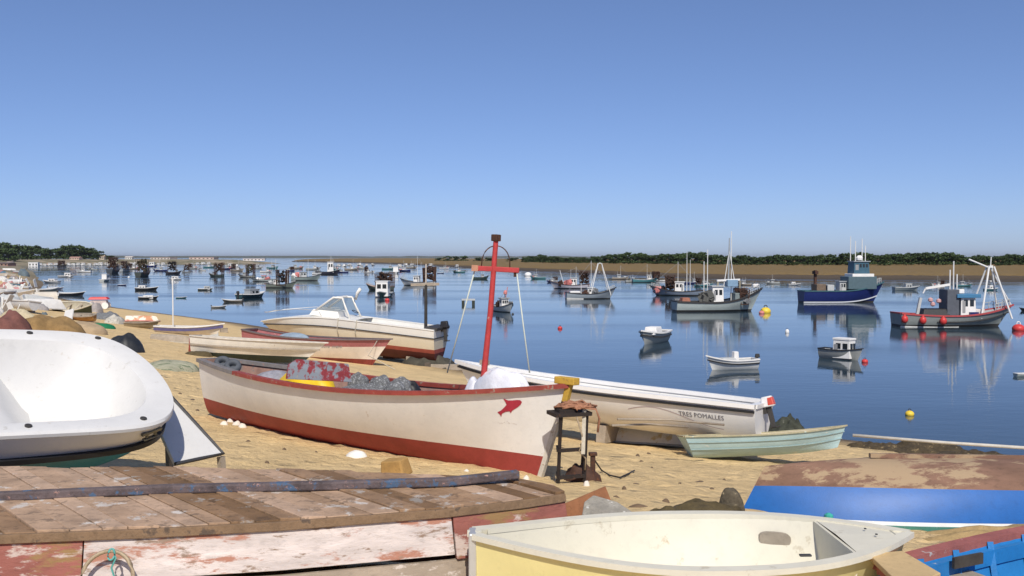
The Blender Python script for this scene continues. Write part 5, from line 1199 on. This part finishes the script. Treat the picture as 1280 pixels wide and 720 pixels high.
# grey green wooden trawler, centre right
GRN = mat((.40, .45, .43), .55, .14, 2.5, .1, chip=(.22, .19, .12), camt=.36, csc=2, name='pale green grey hull', stretch=(.4, 1, 1))
def ex3(r, H, L, u, zd, zr):
    H.gunwale('belting', DARK, r, 0, .05 * u, .1 * u, v=.93, transom=False)
    MB().tube([(.11 * L, 0, zr), (.12 * L, 0, .80 * L)], [.12 * u, .06 * u], 7).build('main_mast', GREY, r)
    for x in (.06, .19): MB().tube([(x * L, 0, zr), (.12 * L, 0, .66 * L)], .05 * u, 6).build('mast_stay', MASTW, r)
    MB().bar((-.02 * L, 0, .335 * L), (.24 * L, 0, .345 * L), .3 * u, .22 * u).build('gantry_beam', WHITE, r)
    MB().bar((.24 * L, 0, .33 * L), (.24 * L, 0, zd), .2 * u).bar((-.01 * L, 0, .33 * L), (-.01 * L, 0, zd), .2 * u).build('gantry_post', mat((.3, .27, .2), .7, .2, 4, name='ochre grey post'), r)
    MB().box((.14 * L, 0, zr + .3 * u), (1.3 * u, 1.4 * u, .8 * u)).build('upper_bridge', mat((.22, .34, .46), .5, .15, 3, name='blue bridge'), r, bevel=.05)
    for x, z in ((.42, 1.0), (.45, 1.1)): MB().lathe([(.1, 0), (.25, .1), (.25, .35), (.1, .45)], (x * L, .2 * u, H.zs(.93) + .3 * u), 10).build('life_float', WHITE, r)
    MB().box((-.38 * L, 0, zd + .5 * u), (.1 * L, 1.3 * u, .6 * u), taper=(.8, .8)).build('net_bin', mat((.33, .13, .08), .7, .2, 4, name='rust red bin'), r, bevel=.04)
    for x, h_ in ((-.12, 7.4), (-.16, 6.0), (.15, 9.6)): MB().tube([(x * L, .2 * u, zd), (x * L, .2 * u, h_ * u)], .05 * u, 6).build('antenna', MASTW, r)
    MB().box((.23 * L, 0, zd + .7 * u), (.14 * L, 1.8 * u, 1.3 * u)).build('fore_cabin', mat((.2, .24, .24), .6, .15, 3, name='grey green cabin'), r, bevel=.05)
trawler(898, 390, 120, 8, 'pale green grey wooden trawler with tall mast and white beam gantry', GRN, DARK, DARK, GREY, WHITE, LGREY, hx=-.03, hl=.13, hw=.48, nets=((-.13, .13, mat((.1, .1, .09), .95, .3, 4, name='dark net')), (.27, .08, NETG)), rack=(.26, .2, .08, .17, NETB), extra=ex3, D=.165, bow=.15, stern=.01)

# small grey blue trawler with white gantry
SBH = mat((.30, .34, .37), .55, .14, 2.5, .1, name='grey blue hull')
def ex4(r, H, L, u, zd, zr):
    MB().box((-.33 * L, 0, zd + .7 * u), (.2 * L, 2.0 * u, .35 * u)).build('hatch_cover', WHITE, r, bevel=.05)
    H.gunwale('white_cheek', mat((.5, .5, .48), .6, .15, 3, name='white cheek'), r, 0, .03 * u, .5 * u, v=.45, transom=False, t1=.35)
    MB().tube([(-.2 * L, 0, zd), (-.2 * L, 0, zd + 2.6 * u)], .06 * u, 6).build('pole', MASTW, r)
trawler(739, 374, 66, 6, 'small grey blue trawler with white A-shaped gantry', SBH, DARK, DARK, GREY, WHITE, LGREY, hx=-.02, hl=.13, hw=.5, hh=1.5, aframe=(.17, .70, MASTW, .2), extra=ex4, nets=((-.1, .1, RUST), (.05, .12, NETG)), D=.16, bow=.13, mast=((.0, .75, .05),))
trawler(712, 361, 52, 176, 'white and dark trawler with rusty brown gear left of the small grey blue one', mat((.5, .48, .52), .55, .14, 3, name='pale lilac hull'), mat((.03, .03, .05), .6, .2, 3, name='black bottom'), RUST, GREY, WHITE, LGREY, hx=-.1, hw=.5, rack=(-.36, .26, .22, .36, NETB), nets=((.05, .14, PINK), (.22, .13, NETB)), boom=(((.15, 0, .12), (.24, 0, .45), MASTW),), D=.15)
trawler(846, 370, 72, 168, 'blue grey trawler with white wheelhouse behind the pale green grey one', mat((.20, .24, .30), .55, .14, 3, name='blue grey hull'), DARK, DARK, GREY, WHITE, WHITE, hx=-.05, hl=.17, hw=.55, rack=(.12, .22, .14, .32, NETB), nets=((.36, .1, PINK), (.25, .1, BLACK)), mast=((-.02, .62, .05), (-.18, .8, .06), (-.24, .66, .05)), D=.14)
trawler(807, 353, 34, 5, 'small teal boat with brown gear beyond the blue grey trawler', TEAL, DARK, LGREY, GREY, mat((.7, .66, .6), .6, .15, 3, name='cream house'), LGREY, hx=.12, rack=(.4, .24, .2, .34, RUST), D=.16, name='fishing_boat')
# seen bow-on, centre
def ex5(r, H, L, u, zd, zr):
    MB().lathe([(.06, 0), (.22, .08), (.22, .3), (.06, .5)], (.08 * L, 0, zr + .9 * u), 8).build('mast_lantern', PINK, r)
    MB().tube([(.06 * L, 0, zr), (.06 * L, 0, zr + 1.6 * u)], .09 * u, 6).build('short_mast', RUST, r)
    MB().bar((-.28 * L, 1.2 * u, zd), (-.38 * L, 2.6 * u, zd + 5 * u), .14 * u).build('derrick', PINK, r)
    MB().box((.2 * L, .9 * u, zd + 1.2 * u), (.9 * u, .8 * u, .9 * u)).build('dark_winch', BLACK, r)
trawler(630, 391, 38, -68, 'white fishing boat seen from the bow behind the red mast', mat((.52, .54, .52), .55, .14, 3, name='off white hull'), DARK, DARK, GREY, WHITE, GREY, hx=.0, hl=.16, hw=.55, hh=2.3, extra=ex5, nets=((-.25, .14, NETB),), D=.17, name='fishing_boat')
trawler(601, 349, 22, 10, 'dark green boat partly hidden by the red crossbar', mat((.05, .09, .08), .6, .2, 3, name='deep green hull'), DARK, DARK, GREY, LGREY, GREY, hx=.1, D=.17, name='fishing_boat')
# clam dredgers, left and centre
def white_cab(r, H, L, u, zd, zr): pass
RB = mat((.09, .045, .03), .7, .3, 3, name='red brown hull')
trawler(474, 363, 40, 158, 'red brown clam dredger with a heavy dark rack, behind the cabin cruiser', mat((.12, .13, .10), .6, .2, 3, name='dark olive hull'), DARK, mat((.4, .22, .14), .6, .2, 3, name='orange rail'), GREY, RB, RB, hx=.0, hl=.2, hw=.7, rack=(-.22, .36, .5, .50), boom=(((-.1, .05, .2), (-.2, .05, .62), MASTW),), D=.17, name='clam_dredger')
trawler(522, 357, 48, 172, 'white clam dredger with a dark brown rack, right of the red brown one', mat((.55, .55, .53), .6, .15, 3, name='white grey hull'), DARK, DARK, GREY, WHITE, LGREY, hx=.02, hl=.16, hw=.6, rack=(-.33, .3, .28, .44), mast=((.0, .8, .05), (-.1, .62, .05)), D=.15, name='clam_dredger')
trawler(352, 360, 40, -8, 'olive grey clam dredger with a black rack and tall white mast', mat((.20, .22, .18), .6, .2, 3, name='olive grey hull'), DARK, DARK, GREY, WHITE, GREY, hx=-.18, hl=.15, rack=(.03, .3, .3, .5, mat((.025, .02, .018), .95, .3, 4, name='black net')), mast=((-.2, .95, .06), (.2, .6, .05)), nets=((-.35, .12, LGREY),), D=.17, bow=.1, name='clam_dredger')
trawler(383, 351, 38, 5, 'grey green fishing boat with white stripe right of the black racked dredger', mat((.26, .31, .29), .6, .15, 3, name='grey green paint'), DARK, DARK, GREY, LGREY, GREY, hx=-.1, hl=.25, hw=.6, mast=((-.1, .6, .06), (.06, .75, .06)), nets=((-.3, .16, PINK), (-.4, .14, WHITE)), D=.18, bow=.12, name='fishing_boat')
trawler(410, 343, 32, 8, 'tall white fishing boat with stacked bridge in the far centre', mat((.04, .04, .06), .6, .2, 3, name='black hull'), DARK, DARK, GREY, WHITE, WHITE, hx=.1, hl=.25, hw=.7, hh=4.6, mast=((.12, .75, .08), (.2, .62, .06)), D=.16, name='fishing_boat')
trawler(327, 352, 30, 175, 'pale fishing boat with red deck gear left of the olive grey dredger', mat((.42, .45, .42), .6, .15, 3, name='pale grey hull'), DARK, DARK, GREY, LGREY, PINK, hx=-.1, nets=((-.25, .13, PINK), (.1, .1, WHITE)), D=.14, name='fishing_boat')
trawler(308, 347, 24, 170, 'grey clam dredger with olive brown rack', mat((.3, .3, .27), .6, .15, 3, name='warm grey hull'), DARK, DARK, GREY, LGREY, GREY, hx=.1, rack=(-.25, .32, .38, .66, mat((.07, .06, .035), .95, .3, 4, name='olive net')), D=.16, name='clam_dredger')
trawler(270, 346, 22, 165, 'dark green clam dredger with brown rack', mat((.06, .08, .07), .6, .15, 3, name='dark hull green'), DARK, DARK, GREY, GREY, GREY, hx=.12, rack=(-.22, .34, .46, .75), D=.18, name='clam_dredger')
trawler(217, 343, 20, 20, 'black clam dredger with black rack behind the small white cabin boat', mat((.03, .03, .04), .6, .15, 3, name='jet black hull'), DARK, DARK, GREY, GREY, GREY, hx=.2, rack=(-.1, .34, .5, .75, mat((.025, .02, .018), .95, .3, 4, name='black net')), D=.2, name='clam_dredger')
trawler(232, 341, 12, 200, 'narrow dark dredger right of the black one', GREY, DARK, DARK, GREY, GREY, GREY, hx=.2, rack=(-.1, .34, .5, .8), D=.2, name='clam_dredger')
trawler(180, 346, 20, 88, 'dark clam dredger with green brown rack left of the navy boat with a white house', mat((.05, .06, .05), .6, .15, 3, name='blackish hull'), DARK, DARK, GREY, OLDW, GREY, hx=.2, rack=(-.15, .32, .3, .5, mat((.06, .06, .03), .95, .3, 4, name='olive net')), D=.18, name='clam_dredger', Lfix=9)
trawler(190, 334, 14, 0, 'navy boat with a tall white house on the far left water', NAVY, DARK, DARK, GREY, WHITE, WHITE, hx=0, hl=.5, hw=.8, hh=3.6, D=.2, name='fishing_boat')
trawler(143, 342, 14, 92, 'dark clam dredger at the tip of the wooded shore', mat((.05, .06, .07), .6, .15, 3, name='slate hull'), DARK, DARK, GREY, LGREY, GREY, hx=.15, rack=(-.15, .32, .3, .5), D=.18, name='clam_dredger', Lfix=10)
trawler(157, 340, 10, 85, 'smaller dark clam dredger right of the one at the tip of the wooded shore', GREY, DARK, DARK, GREY, LGREY, GREY, hx=.15, rack=(-.15, .3, .3, .45), D=.18, name='clam_dredger', Lfix=8)
trawler(78, 333, 12, 0, 'dark boat moored at the far left quay', DARK, DARK, DARK, GREY, GREY, GREY, rack=(-.1, .3, .6, .5), D=.2, name='fishing_boat')

def skiff(px, py, wpx, hd, label, hull, rail=LGREY, inner=LGREY, cabin=None, motor=None, ratio=.38, D=.17, bottom=None, group=None, stripe=None, Lfix=None, name='motor_boat', box=None, bow=.06, thw=(.35, .6), scale_c=1.0, fore=None):
    p, L = on_water(px, py, wpx, hd, ratio); L = Lfix or L
    H = Hull(L, L * ratio, L * D, tr=.8, tm=.42, pw=2.4, bow=L * bow, stern=L * .01, rake=L * .12, n=2.4, nb=1.4, fl=.78, rk=L * .04, z0=-L * .05)
    yo = p.y + L * ratio * .3 * abs(math.cos(R(hd))) + L * .35 * abs(math.sin(R(hd)))
    r = root(name, (p.x * yo / p.y, yo, 0), hd, 0, 0, label, 'boat', group); nt = 24 if wpx > 40 else 14
    H.skin('hull', hull, r, ('z', -.02) if bottom else 0., 1., nt=nt)
    if bottom: H.skin('bottom', bottom, r, 0., ('z', -.02), nt=nt, nv=4)
    ti = H.thi(.07); H.skin('inner_lining', inner, r, ('z', L * .03), .99, nv=3, off=.05, thi=ti, nt=nt); H.level('floor', inner, r, L * .03, .055, .02, ti, nt)
    H.gunwale('gunwale', rail, r, L * .025, L * .012, L * .022, nt=nt)
    if stripe: H.gunwale('rubbing_strake', stripe, r, 0, L * .012, L * .022, v=.72, nt=nt, transom=False)
    for t_ in thw: H.thwart(inner, r, t_, L * .06, .8, off=.05)
    zt = H.zs(.5)
    if fore: H.level('foredeck', fore, r, None, .03, .6, .985, 10, .02)
    if cabin:
        cm_, cx_, cl, cw, ch = cabin; e = wheelhouse(r, cx_ * L, L * .03, cl * L, cw * L * ratio, ch * L, cm_, cm_, 2, 2, .03 * L * .3)
    if box:
        for (m_, x, y, z, sx, sy, sz) in box: MB().box((x * L, y * L, zt + z * L), (sx * L, sy * L, sz * L), taper=(.85, .85)).build('deck_box', m_, r, bevel=.01 * L)
    if motor: outboard(r, H, motor, None, L / 5, 0)
    return r
HSH = mat((.42, .43, .40), .5, .12, 3, .05, name='dull white hull')
skiff(816, 431, 46, -118, 'small white open boat with white locker, alone in mid water', HSH, WHITE, LGREY, box=((WHITE, -.02, 0, .02, .30, .22, .12), (WHITE, .22, .04, .0, .2, .2, .06)), stripe=DARK, Lfix=4.3, bottom=DARK, D=.23)
skiff(914, 463, 74, 196, 'white and black striped motor boat with a white console, bow to the left', mat((.70, .70, .67), .5, .1, 3, .05, name='bright hull'), WHITE, LGREY, box=((LGREY, .08, 0, .0, .3, .2, .06), (WHITE, -.08, 0, .06, .10, .12, .16)), stripe=BLACK, bottom=DARK, motor=DARK, fore=GREY, D=.23, bow=.09)
skiff(1052, 451, 55, -48, 'small white cabin boat with black rail beside a red buoy', mat((.34, .35, .33), .5, .12, 3, .05, name='grey white hull'), BLACK, LGREY, cabin=(WHITE, .06, .42, .72, .40), stripe=None, bottom=DARK, D=.27)
skiff(1133, 363, 34, 4, 'small grey motor boat between the navy trawler and the grey trawler', mat((.3, .34, .34), .5, .1, 3, name='grey hull paint'), LGREY, LGREY, cabin=(LGREY, .05, .25, .6, .2))
skiff(1239, 363, 20, 10, 'tiny white cabin boat seen through the white gantry', TEAL, WHITE, LGREY, cabin=(WHITE, .0, .4, .7, .25))
skiff(993, 357, 17, 5, 'small white boat left of the navy trawler', LGREY, WHITE, LGREY, cabin=(WHITE, -.1, .3, .6, .2))
skiff(1284, 471, 34, 8, 'pale boat cut off by the right edge of the picture', mat((.4, .46, .44), .5, .1, 3, name='pale green grey'), WHITE, LGREY)
skiff(1287, 389, 26, 175, 'dark boat at the right edge beyond the grey trawler', DARK, DARK, GREY, cabin=(DARK, 0, .4, .6, .25))
skiff(480, 372, 19, -95, 'white boat with two round dark windows in front of the red brown dredger', mat((.06, .12, .1), .6, .15, 3, name='dark green topsides'), LGREY, LGREY, cabin=(WHITE, .12, .35, .92, .40), Lfix=5.4)
W1 = (('small white motor boat with a tall screen at the left, above the double pair', 132, 352, 10, 90, HSH, (WHITE, 0, .4, .7, .34), 4.6), ('tiny dark dinghy on the open water left of the white pair', 153, 357, 11, 0, NAVY, None, None), ('white motor boat with dark hull, upper one of the close pair', 184, 363, 29, 6, DARK, (WHITE, -.2, .3, .7, .16), None),
      ('white low motor boat, lower one of the close pair', 186, 374, 25, 4, DARK, (WHITE, 0, .5, .75, .12), None), ('small white cabin boat in front of the black dredger', 219, 350, 15, 190, LGREY, (WHITE, 0, .6, .8, .25), None), ('small teal open boat right of the thin white mast', 227, 373, 14, 10, TEAL, None, None),
      ('grey motor boat with dark hull and white canopy, in mid water on the left', 257, 363, 19, 8, mat((.1, .11, .09), .6, .2, 3, name='smoky hull'), (LGREY, .1, .4, .7, .22), None), ('long brown and white skiff, middle one of the three in a row', 290, 378, 26, 184, mat((.2, .17, .13), .6, .2, 3, name='brown hull'), None, None),
      ('beige skiff, lowest of the three in a row', 274, 385, 19, 12, mat((.35, .32, .26), .6, .2, 3, name='beige hull'), None, None), ('white skiff with upright motor, highest of the three in a row', 305, 370, 18, 10, OLDW, None, None), ('dark teal boat beside the three skiffs', 315, 373, 14, 60, mat((.03, .07, .08), .6, .2, 3, name='dark teal hull'), (GREY, 0, .4, .6, .2), 5.2),
      ('white motor boat nearest the left shore', 64, 354, 24, 170, LGREY, (WHITE, -.1, .4, .7, .18), None), ('white boat beside the motor boat nearest the left shore', 83, 347, 20, 5, LGREY, (WHITE, .1, .4, .7, .25), None), ('lilac grey skiff below the white motor boat nearest the left shore', 70, 362, 20, 8, mat((.42, .42, .48), .6, .15, 3, name='lilac grey hull'), None, None),
      ('long dark low skiff close to the left shore', 90, 370, 34, 4, mat((.05, .05, .06), .6, .2, 3, name='tarred hull'), None, None), ('dark dinghy close in on the left shore', 27, 352, 13, 40, TEAL, None, None), ('beige boat close in on the left shore', 57, 366, 18, 60, INB, None, 5.0),
      ('white speck of a boat between the two big dredgers', 495, 342, 8, 90, LGREY, (WHITE, 0, .4, .9, .4), 5.5), ('small dark boat right of the white clam dredger', 551, 342, 9, 0, NAVY, None, None))
for (lb, px, py, wp, hd, hm, cb_, lf) in W1:
    skiff(px, py, wp, hd, lb, hm, WHITE, LGREY, cabin=cb_, motor=DARK if 'skiff' in lb else None, Lfix=lf, name='skiff' if 'skiff' in lb or 'dinghy' in lb else 'motor_boat', thw=(.5,))
rgd = random.Random(77); dc = [(HSH, 'pale grey'), (WHITE, 'white'), (TEAL, 'teal'), (NAVY, 'dark blue'), (OLDW, 'brown')]
for i, (px, py) in enumerate(((242, 336), (252, 338.5), (262, 335), (284, 337), (297, 339), (322, 336), (333, 341), (341, 336), (362, 339), (371, 336), (392, 338), (399, 343), (419, 337), (428, 341), (440, 338), (452, 336), (462, 341), (486, 337), (505, 339), (515, 336), (541, 338), (556, 336), (573, 341), (200, 339), (168, 337), (116, 338), (104, 341), (672, 349), (690, 353), (776, 349), (790, 353), (824, 352), (880, 358), (866, 355), (930, 357), (965, 355), (1172, 358), (1205, 358))):
    hm, hn = dc[i % 5]
    trawler(px, py + rgd.uniform(-.4, .4), rgd.uniform(13, 20) * (1.25 if px > 650 else 1), rgd.choice((0, 180)) + rgd.uniform(-25, 25), hn + ' fishing boat with thin masts moored in the far fleet', hm, DARK, LGREY, GREY, (WHITE, LGREY)[i % 2], LGREY, hx=rgd.uniform(-.15, .15), hl=.2, hw=.6, D=.17, mast=((rgd.uniform(-.1, .1), rgd.uniform(.5, .85), .06), (rgd.uniform(-.3, .3), rgd.uniform(.35, .6), .05)), rack=(-.3, .28, .2, rgd.uniform(.3, .45)) if i % 4 == 0 else None, nets=((.25, .1, (PINK, NETB, LGREY)[i % 3]),), name='fishing_boat', group='far fleet, ' + hn + ' boats')
# raft
p = onz(585, 381); r = root('mooring_raft', (p.x, p.y + .8, 0), 4, 0, 0, 'small dark mooring raft with a pale top left of the red mast', 'raft')
s_ = 17 * p.y / F; MB().box((0, 0, s_ * .36), (s_, s_ * .7, s_ * .12)).build('deck', LGREY, r, bevel=.02)
for x in (-.38, .38):
    for y in (-.25, .25): MB().box((x * s_, y * s_, s_ * .08), (s_ * .2, s_ * .18, s_ * .5)).build('float', mat((.04, .045, .03), .8, .3, 4, name='slimy float'), r)
# row of distant boats along the far quay and far channel
far_p = skiff(112, 332.4, 9, 0, 'small white boat moored in the row along the far left quay', HSH, WHITE, LGREY, cabin=(WHITE, 0, .45, .8, .3), thw=(), group='boats along the far left quay')
for i, px in enumerate((50, 56, 63, 70, 86, 92, 98, 104, 120, 126, 133, 165, 170, 198, 204, 211, 240, 247, 254, 261)):
    p = onz(px, 332.8 - .008 * px + rgb.uniform(-.4, .4)); copy_tree(far_p, (p.x, p.y, 0), rgb.choice((0, 180, 20, 160)) + rgb.uniform(-10, 10), rgb.uniform(.8, 1.25), 'small white boat moored in the row along the far left quay')
for i, px in enumerate((424, 431, 437, 449, 458, 466, 500, 507, 515, 538, 571, 288, 296)):
    p = onz(px, 333 + rgb.uniform(-1.2, 1.5)); copy_tree(far_p, (p.x, p.y, 0), rgb.uniform(0, 360), rgb.uniform(.7, 1.3), 'tiny white boat anchored far up the channel', 'boats far up the channel')

# buoys
def buoy(px, py, wpx, m, label, top=None, sq=.8):
    p = onz(px, py); r_ = wpx * p.y / F / 2; rt = root('buoy', (p.x, p.y, 0), 0, 0, 0, label, 'buoy')
    prof = [(r_ * math.cos(a), r_ * sq * (.35 + math.sin(a))) for a in np.linspace(-1.1, 1.35, 10)]
    MB().lathe(prof, n=16).build('float', m, rt, smooth=True)
    MB().tube([(r_ * .3 * math.cos(a), 0, r_ * sq * 1.45 + r_ * .3 * math.sin(a)) for a in np.linspace(0, 6.28, 11)[:-1]], r_ * .09, 5, True).build('ring', top or DARK, rt)
buoy(957, 391, 13, BUOYY, 'yellow buoy right of the pale green grey trawler'); buoy(952, 392, 7, PINK, 'small faded red buoy touching the yellow one')
buoy(1273, 413, 15, BUOYR, 'red buoy at the right edge before the grey trawler', BUOYW); buoy(1081, 453, 8, BUOYR, 'small red buoy beside the white cabin boat')
buoy(700, 411, 6, BUOYR, 'lone small red buoy in mid water right of the red mast'); buoy(984, 416, 5, BUOYW, 'small white buoy in open water below the navy trawler', None, 1.4)
buoy(1137, 519, 11, BUOYY, 'yellow buoy in the near water at the lower right'); buoy(660, 345, 9, BUOYW, 'round white buoy near the far bank'); buoy(484, 376, 6, BUOYR, 'red buoy below the white boat with two windows')
buoy(161, 347, 3, BUOYW, 'tiny white buoy between the small boats on the left'); buoy(1190, 349, 4, BUOYW, 'tiny white buoy under the far marsh')
buoy(641, 393, 3, DARK, 'tiny dark buoy beside the fishing boat seen from the bow')

# ------------------------------------------------------------------ sea haze
HZ = bpy.data.materials.new('sea haze'); HZ.use_nodes = True; n = HZ.node_tree.nodes; l = HZ.node_tree.links
n.remove(n['Principled BSDF']); pv = n.new('ShaderNodeVolumePrincipled'); pv.inputs['Color'].default_value = (.97, .97, 1.0, 1); pv.inputs['Density'].default_value = 0.00005; pv.inputs['Anisotropy'].default_value = .3
l.new(pv.outputs[0], n['Material Output'].inputs['Volume'])
kind(MB().box((0, 7250, 16), (19200, 14720, 41)).build('haze', HZ), 'stuff')
